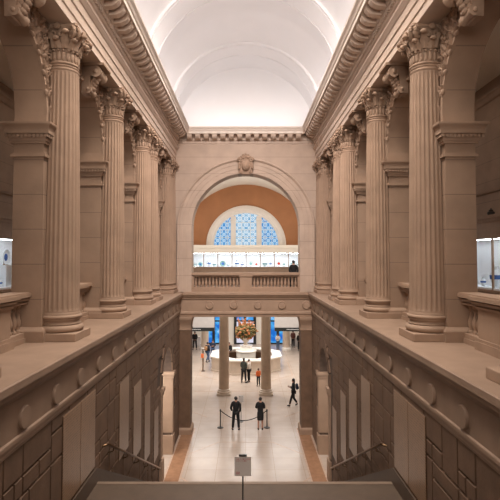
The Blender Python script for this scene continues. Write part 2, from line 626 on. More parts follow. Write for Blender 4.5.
for s in (-1, 1):
    rnd = random.Random(11 if s < 0 else 12)
    b = MB(s)
    X0, X1 = WX + 0.045, WX + 0.55
    b.box(X0, X1, YN, OP0, 0, ZW + 0.1)
    b.box(X0, X1, OP1, 26.2, 0, ZW + 0.1)
    # head of the opening
    A = arc(OPC, OPZ, OPR, PI, 0, 20)
    ring = lambda x: [(x, yy, zz) for yy, zz in A]
    top = lambda x: [(x, yy, ZW + 0.1) for yy, zz in A]
    b.loft([ring(X0), top(X0)], cap=False, closed=False)
    b.loft([ring(X1), top(X1)], cap=False, closed=False)
    b.loft([ring(X0), ring(X1)], cap=False, closed=False)
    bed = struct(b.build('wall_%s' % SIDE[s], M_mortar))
    b = MB(s)
    # blocks
    z = ZW - 0.02
    k = 0
    rows = []
    while z > 0.02:
        h = (0.30, 0.52, 0.30, 0.60)[k % 4]
        z0 = max(0.0, z - h)
        rows.append((z0, z))
        z = z0
        k += 1
    spans = []
    for ri in range(0, len(rows), 2):
        zt = rows[ri][1]
        zb = rows[min(ri + 1, len(rows) - 1)][0]
        zm = rows[ri][0]
        y = YN + rnd.uniform(0, .6)
        while y < 25.38:
            kind = rnd.random()
            wd = rnd.choice((0.62, 0.85, 1.1, 1.35))
            ye = min(y + wd, 25.4)
            if kind < 0.34:
                spans.append((y, ye, zb, zt))               # tall jumper block
            elif kind < 0.67:
                spans.append((y, ye, zb, zm)); spans.append((y, ye, zm, zt))
            else:
                zn = zb + (zt - zm)
                ym = y + wd * 0.55
                spans.append((y, ye, zn, zt))
                if ym < ye - .2:
                    spans.append((y, ym, zb, zn)); spans.append((ym, ye, zb, zn))
                else:
                    spans.append((y, ye, zb, zn))
            y = ye
    g = 0.012
    c = 0.016
    for y0, y1, z0, z1 in spans:
        if in_open(y0, y1, z0, z1) or y1 - y0 < 0.12 or z1 - z0 < 0.08:
            continue
        y0, y1, z0, z1 = y0 + g, y1 - g, z0 + g, z1 - g
        b.loft([[(X0, y0, z0), (X0, y1, z0), (X0, y1, z1), (X0, y0, z1)],
                [(WX, y0 + c, z0 + c), (WX, y1 - c, z0 + c), (WX, y1 - c, z1 - c), (WX, y0 + c, z1 - c)]])
    # voussoirs and jamb stones round the opening
    for i in range(9):
        a0, a1 = PI - PI * i / 9 - 0.02, PI - PI * (i + 1) / 9 + 0.02
        p = [(OPC + r * math.cos(a), OPZ + r * math.sin(a)) for r, a in ((OPR, a0), (OPR + .42, a0), (OPR + .42, a1), (OPR, a1))]
        b.prism([(u, v) for u, v in p], 'x', WX - 0.01, X0)
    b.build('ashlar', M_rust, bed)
    # jamb impost and base of the opening
    b = MB(s)
    for y0, y1 in ((OP0 - .35, OP0), (OP1, OP1 + .35)):
        far = y0 > OPC
        q0, q1 = (y0 - .05, y1 + .02) if far else (y0 - .02, y1 + .05)
        b.box(WX - .06, X1 + .02, q0, q1, OPZ - .30, OPZ - .16)
        b.box(WX - .10, X1 + .02, q0 - (.05 if far else 0), q1 + (0 if far else .05), OPZ - .16, OPZ)
        b.box(WX - .06, X1 + .02, q0 - (.10 if far else 0), q1 + (0 if far else .10), 0, 0.85)
        b.box(WX - .02, X1 + .01, y0 - .012, y1 + .012, 0.95, OPZ - .30)
    struct(b.build('trim_4' if s < 0 else 'trim_5', M_stone))
    # corridor behind the opening
    b = MB(s)
    b.box(6.2, 6.4, 18.8, 24.6, 0, 5.6)
    b.box(X1, 6.4, 24.4, 24.6, 0, 5.6)
    b.box(X1, 6.4, 18.8, 19.0, 0, 5.6)
    b.box(X1, 6.4, 18.8, 24.6, 5.4, 5.6)
    struct(b.build('wall_%s_corridor' % SIDE[s], M_cream))

    # the skirting that follows landing and stair
    b = MB(s)
    H = 0.36
    sl = STEP_R / STEP_T
    ye = LY + LZ / sl - 0.25
    p = [(9.0, LZ - .05), (9.0, LZ + H), (LY - .1, LZ + H), (ye, LZ + H - (ye - LY + .1) * sl), (ye, 0), (LY + 6, -0.1)]
    b.prism([(u, v) for u, v in p], 'x', WX - 0.035, X0 + .01)
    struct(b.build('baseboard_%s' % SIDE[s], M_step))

    # ledge, frieze and mouldings
    b = MB(s)
    prof = [(5.2, 7.25), (3.23, 7.25), (3.21, 7.23), (3.21, 7.12), (3.25, 7.11), (3.25, 7.03), (3.29, 6.99), (3.33, 6.93), (3.38, 6.90),
            (3.38, 6.36), (3.355, 6.345), (3.35, 6.33), (3.35, 6.28), (3.37, 6.27), (3.37, 6.20), (3.385, 6.18), (3.385, 6.15), (3.45, 6.15), (5.2, 6.6)]
    b.prism(prof, 'y', YN, YE + .3)
    led = struct(b.build('trim_%d' % (6 if s < 0 else 7), M_ledge))
    for k in range(-2, 15):
        yc = 7.62 + 1.276 * k
        if yc > 25.5 or yc < 2:
            continue
        d = MB(s)
        seg = 24
        rings = []
        for r, x in ((0.18, 3.385), (0.18, 3.345), (0.170, 3.332), (0.05, 3.330)):
            rings.append([(x, yc + r * math.cos(2 * PI * i / seg), 6.57 + r * math.sin(2 * PI * i / seg)) for i in range(seg)])
        d.loft(rings)
        d.build('roundel', M_ledge, led, smooth=35)

# ------------------------------------------------------------------ arcade walls
PX, PB = 4.27, 4.91            # front and back of the arcade wall
ZI = 12.13                     # springing of the arches
ZS = 14.10                     # underside of the entablature
COLY = [2.65, 6.75, 10.85, 14.85, 19.05, 20.65, 24.85]
PIERS = [(-0.0 - 1.9, -0.95), (2.15, 3.15), (6.25, 7.25), (10.35, 11.35), (14.45, 15.45), (18.55, 21.15), (24.35, 26.2)]
ARCHES = [(PIERS[i][1], PIERS[i + 1][0]) for i in range(len(PIERS) - 1)]
for s in (-1, 1):
    b = MB(s)
    for y0, y1 in PIERS:
        b.box(PX, PB, y0, y1, Z2, ZI)
        b.box(PX, PB, y0, y1, ZI, ZS + 1.3)
    for y0, y1 in ARCHES:
        c, r = (y0 + y1) / 2, (y1 - y0) / 2
        A = arc(c, ZI, r, PI, 0, 28)
        ring = lambda x: [(x, yy, zz) for yy, zz in A]
        top = lambda x: [(x, yy, ZS + 1.3) for yy, zz in A]
        b.loft([ring(PX), top(PX)], cap=False, closed=False)
        b.loft([ring(PB), top(PB)], cap=False, closed=False)
        b.loft([ring(PX), ring(PB)], cap=False, closed=False)
    wall = struct(b.build('wall_%s_arcade' % SIDE[s], M_block, smooth=25))
    # pier caps and bases
    for y0, y1 in PIERS[1:]:
        b = MB(s)
        for z0, z1, pr in ((11.16, 11.21, .05), (11.21, 11.24, .03), (11.44, 11.49, .05), (11.49, 11.55, .07), (11.64, 11.71, .15)):
            b.box(PX - pr, PB + pr, y0 - pr, min(y1 + pr, 26.2), z0, z1)
        # cyma on top
        rings = []
        for z, pr in ((11.47, .10), (11.56, .12)):
            rings.append(pr)
        b.box(PX - .08, PB + .08, y0 - .10, y1 + .10, 11.55, 11.64)
        lv = [(11.71, .15), (11.74, .155), (11.78, .175), (11.82, .21), (11.84, .215), (11.87, .215)]
        b.loft([[(PX - q, y0 - q, z), (PB + q, y0 - q, z), (PB + q, min(y1 + q, 26.2), z), (PX - q, min(y1 + q, 26.2), z)] for z, q in lv])
        # dentils under the cap
        n = int((PB - PX + .3) / .085)
        for i in range(n):
            x = PX - .12 + i * .085
            for yy in (y0 - .13, y1 + .08):
                b.box(x, x + .05, yy, yy + .05, 11.565, 11.63)
        n = int((y1 - y0 + .3) / .085)
        for i in range(n):
            yy = y0 - .14 + i * .085
            b.box(PX - .13, PX - .08, yy, yy + .05, 11.565, 11.63)
        b.build('pier_capital', M_stone, wall, smooth=25)
        b = MB(s)
        lv = [(Z2, .09), (Z2 + .22, .09), (Z2 + .25, .075), (Z2 + .29, .03), (Z2 + .31, .0)]
        b.loft([[(PX - q, y0 - q, z), (PB + q, y0 - q, z), (PB + q, min(y1 + q, 26.2), z), (PX - q, min(y1 + q, 26.2), z)] for z, q in lv])
        b.build('pier_base', M_stone, wall)
    # archivolts, leaf clips, spandrel carving and keystones
    for ai, (y0, y1) in enumerate(ARCHES[1:]):
        c, r = (y0 + y1) / 2, (y1 - y0) / 2
        rnd = random.Random(100 + ai)
        b = MB(s)
        rings = []
        for i in range(33):
            a = PI - PI * i / 32
            cs, sn = math.cos(a), math.sin(a)
            rings.append([(x, c + q * cs, ZI + q * sn) for x, q in
                          ((PX + .02, r - .005), (PX - .05, r - .005), (PX - .055, r + .05), (PX - .03, r + .06), (PX - .03, r + .09), (PX - .05, r + .10), (PX - .04, r + .13), (PX + .02, r + .13))])
        rings = [[(x, y, 11.86) for x, y, z in rings[0]]] + rings + [[(x, y, 11.86) for x, y, z in rings[-1]]]
        b.loft(rings)
        b.build('archivolt', M_carve, wall, smooth=30)
        b = MB(s)
        for i in range(1, 12):
            a = PI * i / 12
            cs, sn = math.cos(a), math.sin(a)
            for q in (-1, 0, 1):
                aa = a + q * .035
                b.leaf((PX - .05, c + (r + .06) * math.cos(aa - .02), ZI + (r + .06) * math.sin(aa - .02)), aa + PI / 2 + q * .35, .15, .03, .05)
            R = Matrix.Rotation(a, 3, 'X')
            b.blob((PX - .055, c + (r - .005) * cs, ZI + (r - .005) * sn), (.05, .035, .075), 8, 5, R)
        b.build('leaf_ornament', M_carve, wall, smooth=60)
        # foliage scrolls filling the spandrels
        b = MB(s)
        for side in (-1, 1):
            def put(yy, zz, ang, L, W, T):
                b.leaf((PX - .002, c + side * yy, zz), ang if side > 0 else PI - ang, L, W, T)
            z = 11.93
            k = 0
            while z < ZS - .12:
                dz = max(0.0, z - ZI)
                inner = math.sqrt(max(0, (r + .15) ** 2 - dz * dz)) if dz < r + .15 else 0.24
                inner = max(inner, .30)
                outer = r + .42
                span = outer - inner
                n = max(1, int(round(span / .20)))
                for j in range(n):
                    yy = inner + (j + .5) * span / n
                    sg = 1 if (k + j) % 2 else -1
                    put(yy, z, PI / 2 + sg * (.75 if n > 1 else .45) + rnd.uniform(-.15, .15), .23 * rnd.uniform(.85, 1.15), .062, .055)
                    if n > 1 and (k + j) % 3 == 0:
                        pts = [(PX - .035, c + side * (yy + .085 * (1 - t / 17) * math.cos(t * .6)), z + .09 + .085 * (1 - t / 17) * math.sin(t * .6)) for t in range(15)]
                        b.tube(pts, [.022 * (1 - t / 25) for t in range(15)], 6)
                        b.blob((PX - .04, c + side * yy, z + .09), (.03, .028, .028), 7, 5)
                z += .165
                k += 1
        b.build('spandrel_carving', M_carve, wall, smooth=60)
        # keystone: a scrolled console with an acanthus leaf on its face
        b = MB(s)
        zc = ZI + r - .18
        prof = []
        for t in range(13):
            u = t / 12
            x = PX - .10 - .34 * (u ** 1.6) - .05 * math.sin(u * PI * 2)
            prof.append((x, zc - .16 + u * (ZS - zc + .10)))
        poly = [(PX + .02, zc - .16)] + prof + [(PX + .02, ZS - .06)]
        wlo, whi = .19, .27
        rings = []
        for k, (sgn) in enumerate((-1, 1)):
            rings.append([(x, c + sgn * (wlo + (whi - wlo) * (z - zc + .16) / (ZS - zc + .1)), z) for x, z in poly])
        b.loft(rings)
        b.build('keystone', M_carve, wall, smooth=40)
        b = MB(s)
        for cx_, cz_, rr in ((PX - .37, ZS - .21, .15), (PX - .15, zc - .06, .10)):
            wv = .29 if rr > .14 else .22
            seg = 18
            rings = []
            for yy, q in ((-wv, .55), (-wv, 1.0), (-wv * .7, 1.0), (-wv * .6, .82), (wv * .6, .82), (wv * .7, 1.0), (wv, 1.0), (wv, .55)):
                rings.append([(cx_ + rr * q * math.cos(2 * PI * i / seg), c + yy, cz_ + rr * q * math.sin(2 * PI * i / seg)) for i in range(seg)])
            b.loft(rings)
            for yy in (-wv - .02, wv + .02):
                b.blob((cx_, c + yy, cz_), (rr * .45, .03, rr * .45), 8, 6)
        for t in range(6):
            u = t / 5
            b.blob((PX - .22 - .22 * u, c, zc + .02 + .42 * u), (.07, .12 - .012 * t, .07), 8, 6)
            for yy in (-1, 1):
                b.blob((PX - .2 - .2 * u, c + yy * .13, zc + .06 + .42 * u), (.055, .05, .07), 7, 5)
        b.box(PX - .60, PX + .02, c - .34, c + .34, ZS - .06, ZS)
        b.build('scroll', M_carve, wall, smooth=45)

# ------------------------------------------------------------------ entablature and cornice (two sides and the end)
EP = [(4.25, 14.20), (3.74, 14.20), (3.74, 14.36), (3.71, 14.37), (3.71, 14.56), (3.68, 14.57), (3.68, 14.74), (3.65, 14.76), (3.60, 14.82), (3.58, 14.84), (3.58, 14.88),
      (3.66, 14.89), (3.66, 15.02), (3.62, 15.04), (3.60, 15.08), (3.60, 15.20), (3.52, 15.21), (3.50, 15.26), (3.50, 15.44), (3.22, 15.44), (3.22, 15.54), (3.19, 15.56), (3.16, 15.62), (3.10, 15.68), (3.09, 15.72),
      (3.12, 15.74), (3.24, 15.66), (3.70, 15.66), (4.25, 15.66)]
EQ = lambda z: 14.10 + (z - 14.20) * 1.151
EP = [(x - (.15 if x < 3.3 else 0), EQ(z)) for x, z in EP]
EC = [p for p in EP if p[1] >= EQ(15.02) - 1e-6]
for s in (-1, 1):
    b = MB(s)
    b.prism(EP, 'y', YN, YE + .2)
    cor = struct(b.build('trim_%d' % (8 if s < 0 else 9), M_ent))
    b = MB(s)
    y = YN
    while y < YE - .55:
        b.box(3.545, 3.61, y, y + .085, EQ(15.09), EQ(15.20))
        y += .145
    b.build('dentil', M_ent, cor)['kind'] = 'stuff'
    y = YN + .1
    b = MB(s)
    while y < YE - .6:
        p = [(x, EQ(z)) for x, z in ((3.52, 15.22), (3.32, 15.23), (3.20, 15.28), (3.13, 15.35), (3.12, 15.44), (3.52, 15.44))]
        b.prism(p, 'y', y, y + .20)
        b.box(3.11, 3.52, y - .01, y + .21, EQ(15.41), EQ(15.441))
        y += .45
    b.build('modillion', M_ent, cor)['kind'] = 'stuff'
CY = [(3.07, 15.44), (3.07, 15.54), (3.04, 15.56), (3.01, 15.62), (2.95, 15.68), (2.94, 15.72), (2.97, 15.74)]
CYP = [(x - .006, EQ(z) + (.004 if z > 15.7 else 0)) for x, z in CY] + [(x + .02, EQ(z) - .01) for x, z in reversed(CY)]
for s in (-1, 1):
    b = MB(s)
    b.prism(CYP, 'y', YN, YE - .65)
    struct(b.build('trim_%d' % (12 if s < 0 else 13), M_cyma))
# end run
off = YE - 3.62           # profile x -> y
b = MB()
b.prism([(x + off, z) for x, z in [(3.95, EQ(15.02))] + EC[:-1] + [(3.95, EQ(15.66))]], 'x', -3.62, 3.62)
cor = struct(b.build('trim_10', M_ent))
b = MB()
b.prism([(x + off, z) for x, z in CYP], 'x', -2.98, 2.98)
struct(b.build('trim_14', M_cyma))
b = MB()
x = -3.55
while x < 3.5:
    b.box(x, x + .085, 3.545 + off, 3.61 + off, EQ(15.09), EQ(15.20))
    x += .145
b.build('dentil', M_ent, cor)['kind'] = 'stuff'
b = MB()
x = -3.08
while x < 3.0:
    b.prism([(u + off, v) for u, v in [(x_, EQ(z_)) for x_, z_ in ((3.52, 15.22), (3.32, 15.23), (3.20, 15.28), (3.13, 15.35), (3.12, 15.44), (3.52, 15.44))]], 'x', x, x + .25)
    b.box(x - .02, x + .27, 3.11 + off, 3.52 + off, EQ(15.41), EQ(15.441))
    x += .44
b.build('modillion', M_ent, cor)['kind'] = 'stuff'

# ------------------------------------------------------------------ vaulted ceiling
VR, VH, VZ = 3.62, 3.45, 15.78
RIBS = [(22.75, 24.15), (17.1, 18.6), (11.2, 12.7), (5.3, 6.8)]


def vault_ring(y, grow, n=48):
    return [((VR + grow) * math.cos(PI * i / n), y, VZ + (VH + grow) * math.sin(PI * i / n)) for i in range(n + 1)]


b = MB()
rings = []
edges = sorted({YN, 26.0} | {v for r in RIBS for v in r})
segs = []
for i in range(len(edges) - 1):
    a, e = edges[i], edges[i + 1]
    rib = any(abs(a - r[0]) < 1e-6 for r in RIBS)
    if rib:
        w_ = e - a
        for t, g in ((0, 0), (0, -.10), (.10, -.10), (.105, -.06), (.16, -.06), (.165, -.10), (w_ - .165, -.10), (w_ - .16, -.06), (w_ - .105, -.06), (w_ - .10, -.10), (w_, -.10), (w_, 0)):
            rings.append(vault_ring(a + t, g))
    else:
        n = 14
        L_ = e - a
        big = .30 if L_ > 3 else 0
        for k in range(n + 1):
            t = k / n
            if k in (0, n):
                gr = 0
            else:
                gr = .07 + big * (1 - abs(2 * t - 1))
            rings.append(vault_ring(a + L_ * t, gr))
b.loft(rings, cap=False, closed=False)
struct(b.build('ceiling', M_plaster, smooth=28))
b = MB()
# end tympanum of the vault and the near end behind the camera
A = [((VR + .3) * math.cos(PI * i / 40), VZ + (VH + .3) * math.sin(PI * i / 40)) for i in range(41)]
b.prism([(4.3, 15.5)] + A + [(-4.3, 15.5)], 'y', 25.97, 26.15)
b.prism([(4.3, 15.5)] + A + [(-4.3, 15.5)], 'y', YN - .15, YN)
struct(b.build('wall_tympanum', M_plaster))
b = MB()
b.box(-9.3, 9.3, YN - .2, YN, 0, 15.7)
struct(b.build('wall_near', M_block))
b = MB()
b.box(-3.43, 3.43, YN, 2.6, 6.9, Z2)
struct(b.build('floor_upper_landing', M_step))

# ------------------------------------------------------------------ end wall with its great arch, balcony beam and lower piers
AR, AZ = 2.86, 10.66
b = MB()
Y0, Y1 = YE, YE + .95
for s in (-1, 1):
    bb = [(s * AR, Z2), (s * 5.0, Z2), (s * 5.0, 15.7), (s * AR, 15.7)]
    b.prism(bb, 'y', Y0, Y1)
A = arc(0, AZ, AR, PI, 0, 48)
b.loft([[(x, Y0, z) for x, z in A], [(x, Y0, 15.7) for x, z in A]], cap=False, closed=False)
b.loft([[(x, Y1, z) for x, z in A], [(x, Y1, 15.7) for x, z in A]], cap=False, closed=False)
b.loft([[(x, Y0, z) for x, z in A], [(x, Y1, z) for x, z in A]], cap=False, closed=False)
endw = struct(b.build('wall_end', M_endw, smooth=25))
# archivolt with three fasciae, running down the jambs
b = MB()
path = [(-1, None)]
secs = [(AR - .0, 0.0), (AR - .0, .06), (AR + .05, .07), (AR + .24, .07), (AR + .25, .09), (AR + .46, .09), (AR + .47, .11), (AR + .64, .11), (AR + .67, .15), (AR + .72, .19), (AR + .76, .19), (AR + .78, .15), (AR + .80, .0)]
rings = [[(-r, YE - p, Z2) for r, p in secs]]
for i in range(49):
    a = PI - PI * i / 48
    rings.append([(r * math.cos(a), YE - p, AZ + r * math.sin(a)) for r, p in secs])
rings.append([(r, YE - p, Z2) for r, p in secs])
b.loft(rings)
b.build('archivolt', M_endw, endw, smooth=25)
# keystone with a scrolled cartouche
b = MB()
b.loft([[(-.26, YE - .30, AZ + AR - .08), (.26, YE - .30, AZ + AR - .08), (.26, YE + .02, AZ + AR - .08), (-.26, YE + .02, AZ + AR - .08)],
        [(-.38, YE - .36, AZ + AR + .80), (.38, YE - .36, AZ + AR + .80), (.38, YE + .02, AZ + AR + .80), (-.38, YE + .02, AZ + AR + .80)]])
ks = b.build('keystone', M_carve, endw)
b = MB()
zc = AZ + AR
b.blob((0, YE - .38, zc + .36), (.22, .14, .28), 14, 10)
b.blob((0, YE - .46, zc + .34), (.12, .08, .18), 12, 8)
for s in (-1, 1):
    b.tube([(s * (.30 + .13 * (1 - t / 20) * math.cos(t * .6)), YE - .36, zc + .66 + .13 * (1 - t / 20) * math.sin(t * .6)) for t in range(18)], .045, 7)
    b.tube([(s * (.26 + .09 * (1 - t / 20) * math.cos(-t * .6)), YE - .33, zc + .05 + .09 * (1 - t / 20) * math.sin(-t * .6)) for t in range(18)], .035, 7)
    b.blob((s * .34, YE - .33, zc + .36), (.08, .07, .2), 9, 7)
for k in range(5):
    a = PI * (.15 + .7 * k / 4)
    b.blob((.2 * math.cos(a), YE - .38, zc + .72 + .16 * math.sin(a)), (.07, .06, .12), 8, 6, Matrix.Rotation(a - PI / 2, 3, 'Y').transposed())
b.build('cartouche', M_carve, endw, smooth=60)

# balcony beam
b = MB()
bp = [(27.4, 7.25), (25.28, 7.25), (25.26, 7.23), (25.26, 7.13), (25.30, 7.10), (25.34, 7.02), (25.40, 6.97), (25.40, 6.92), (25.46, 6.90), (25.46, 6.28), (25.42, 6.26), (25.40, 6.20), (25.40, 6.14), (25.44, 6.10), (25.46, 5.98), (27.4, 5.98)]
b.prism(bp, 'x', -3.42, 3.42)
beam = struct(b.build('beam_balcony', M_stone))
for k in range(-2, 3):
    d = MB()
    seg = 24
    xc = 1.276 * (k + .5) if False else -0.0 + 1.25 * k + (.625 if True else 0)
    if k == 2 and xc > 2.9:
        pass
    rings = []
    for r, yy in ((0.21, 25.465), (0.21, 25.40), (0.18, 25.38), (0.155, 25.40), (0.06, 25.385)):
        rings.append([(xc + r * math.cos(2 * PI * i / seg), yy, 6.60 + r * math.sin(2 * PI * i / seg)) for i in range(seg)])
    d.loft(rings)
    d.build('roundel', M_stone, beam, smooth=35)
# slab and wall over the lower opening out to the hall
b = MB()
b.box(-14, 14, 27.4, 33.2, 5.9, 7.2)
b.box(-14, -3.9, 26.2, 27.4, 5.9, 7.2)
b.box(3.9, 14, 26.2, 27.4, 5.9, 7.2)
struct(b.build('ceiling_vestibule', M_cream))
b = MB(); b.box(-5.2, 5.2, 26.86, 33.2, 7.2, 7.248)
struct(b.build('floor_balcony', M_brown))
b = MB(); b.box(-5.2, 5.2, 32.95, 33.2, 7.2, 8.0); b.box(-5.2, 5.2, 32.9, 33.25, 7.98, 8.08)
struct(b.build('trim_15', M_brown))
for s in (-1, 1):
    b = MB(s)
    b.box(2.85, 4.2, 25.45, 26.35, 0, 5.98)
    pier = struct(b.build('wall_end_%s_pier' % SIDE[s], M_rust))
    b = MB(s)
    lv = [(5.28, .02), (5.34, .05), (5.36, .02), (5.50, .02), (5.55, .04), (5.62, .05), (5.66, .08), (5.74, .10), (5.82, .17), (5.90, .19), (5.98, .19)]
    b.loft([[(2.85 - q * .45, 25.45 - q, z), (3.5, 25.45 - q, z), (3.5, 26.35 + q, z), (2.85 - q * .45, 26.35 + q, z)] for z, q in lv])
    b.build('pier_capital', M_stone, pier, smooth=30)
    b = MB(s)
    lv = [(0, .08), (.24, .08), (.30, .05), (.34, .0)]
    b.loft([[(2.85 - q, 25.45 - q, z), (3.5, 25.45 - q, z), (3.5, 26.35 + q, z), (2.85 - q, 26.35 + q, z)] for z, q in lv])
    b.build('pier_base', M_stone, pier)

# ------------------------------------------------------------------ galleries behind the arcades
for s in (-1, 1):
    b = MB(s)
    b.box(5.2, 9.2, YN, 26.2, 6.9, Z2)
    b.box(5.2, 12.2, 26.2, 44.6, 7.0, Z2)
    struct(b.build('floor_%s_gallery' % SIDE[s], M_ledge))
    b = MB(s)
    b.box(9.0, 9.2, YN, 27, Z2, 15.6)
    gw = struct(b.build('wall_%s_gallery' % SIDE[s], M_block))
    b = MB(s)
    b.prism([(9.0, 14.75), (8.93, 14.78), (8.86, 14.9), (8.8, 14.95), (8.8, 15.05), (9.0, 15.1)], 'y', YN, 26)
    b.prism([(9.0, 11.4), (8.95, 11.42), (8.93, 11.5), (9.0, 11.52)], 'y', YN, 26)
    b.build('cornice', M_stone, gw)
    b = MB(s)
    b.box(4.9, 9.2, YN, 27, 15.5, 15.65)
    struct(b.build('ceiling_%s_gallery' % SIDE[s], M_cream))

# ------------------------------------------------------------------ the great hall beyond
HY = 48.0
b = MB()
for s in (-1, 1):
    b.box(s * 12.0, s * 12.2, 26, 52.3, 0, 17)
b.box(-14, 14, 52.0, 52.3, 0, Z2)
struct(b.build('wall_hall', M_cream))
b = MB()
b.box(-12.2, 12.2, 44.6, 52.3, 6.95, Z2)
struct(b.build('floor_hall_gallery', M_ledge))
# painted end wall of the upper hall with an opening for the lunette window
LR, LZc = 3.72, 10.30
b = MB()
for s in (-1, 1):
    b.box(s * LR, s * 12, HY, HY + .3, Z2, 17.2)
A = arc(0, LZc, LR, PI, 0, 40)
b.loft([[(x, HY, z) for x, z in A], [(x, HY, 17.2) for x, z in A]], cap=False, closed=False)
b.loft([[(x, HY, z) for x, z in A], [(x, HY + .3, z) for x, z in A]], cap=False, closed=False)
b.box(-LR, LR, HY, HY + .3, Z2, LZc)
struct(b.build('wall_far', M_orange, smooth=25))
# vault of the great hall running towards the painted wall
b = MB()
GR = 6.55
GZ = 9.72
rings = [[((GR) * math.cos(PI * i / 56), y, GZ + GR * math.sin(PI * i / 56)) for i in range(57)] for y in (26.86, 33, 40, HY)]
b.loft(rings, cap=False, closed=False)
rings2 = [[(GR * math.cos(PI * i / 56), 44.6, GZ + GR * math.sin(PI * i / 56)) for i in range(57)], [((GR - .32) * math.cos(PI * i / 56), 44.6, GZ + (GR - .32) * math.sin(PI * i / 56)) for i in range(57)],
          [((GR - .32) * math.cos(PI * i / 56), 46.2, GZ + (GR - .32) * math.sin(PI * i / 56)) for i in range(57)], [(GR * math.cos(PI * i / 56), 46.2, GZ + GR * math.sin(PI * i / 56)) for i in range(57)]]
struct(b.build('ceiling_hall_vault', M_cream, smooth=30))
b = MB()
b.box(-12.2, -GR + .0, 26.9, HY, 9.9, 10.1)
b.box(GR, 12.2, 26.9, HY, 9.9, 10.1)
struct(b.build('ceiling_hall_aisle', M_cream))

# lunette window
win = bpy.data.objects.new('window_1', None)
COL.objects.link(win)
win.location = (0, HY, LZc)
win['kind'] = 'structure'
b = MB()
secs = [(3.15, -.02), (3.15, -.16), (3.22, -.20), (3.36, -.20), (3.40, -.26), (3.62, -.28), (3.74, -.24), (3.90, -.16), (3.92, 0.0), (3.15, .2)]
rings = []
for i in range(41):
    a = PI - PI * i / 40
    rings.append([(r * math.cos(a), p, r * math.sin(a)) for r, p in secs])
b.loft(rings)
b.build('window_frame', M_white, win, smooth=30)
for s in (-1, 1):
    b = MB()
    b.cbox(s * 1.26 - .26, s * 1.26 + .26, -.16, .14, 0, 2.88, .04)
    b.cbox(s * 1.26 - .33, s * 1.26 + .33, -.22, .14, 2.42, 2.56, .02)
    b.build('mullion', M_white, win)
b = MB(); b.box(-3.9, 3.9, -.3, .2, -.22, 0.0)
b.build('window_sill', M_white, win)


def lun(x0, x1):
    pts = [(x0, 0)]
    R = 3.17
    for i in range(25):
        x = x0 + (x1 - x0) * i / 24
        pts.append((x, math.sqrt(max(0, R * R - x * x))))
    pts.append((x1, 0))
    return pts


for x0, x1, m in ((-3.17, -1.2, M_glassb), (-1.2, 1.2, M_glassw), (1.2, 3.17, M_glassb)):
    b = MB()
    b.prism(lun(x0, x1), 'y', .02, .05)
    b.build('pane', m, win)
    b = MB()
    for xx in (x0 + (x1 - x0) * .33, x0 + (x1 - x0) * .67):
        h = math.sqrt(3.17 ** 2 - xx * xx)
        b.box(xx - .02, xx + .02, 0, .02, 0, h)
    for zz in (.75, 1.5, 2.25):
        lim = math.sqrt(3.17 ** 2 - zz * zz)
        a0, a1 = max(x0, -lim), min(x1, lim)
        if a1 > a0:
            b.box(a0, a1, 0, .02, zz - .02, zz + .02)
    b.build('glazing_bar', M_white, win)

# ------------------------------------------------------------------ columns on the ledges
CR = 0.355
ch = ZS - Z2
col0 = thing('fluted_column', '', 'column', (-4.06, COLY[1], Z2), group='fluted columns along the ledges')


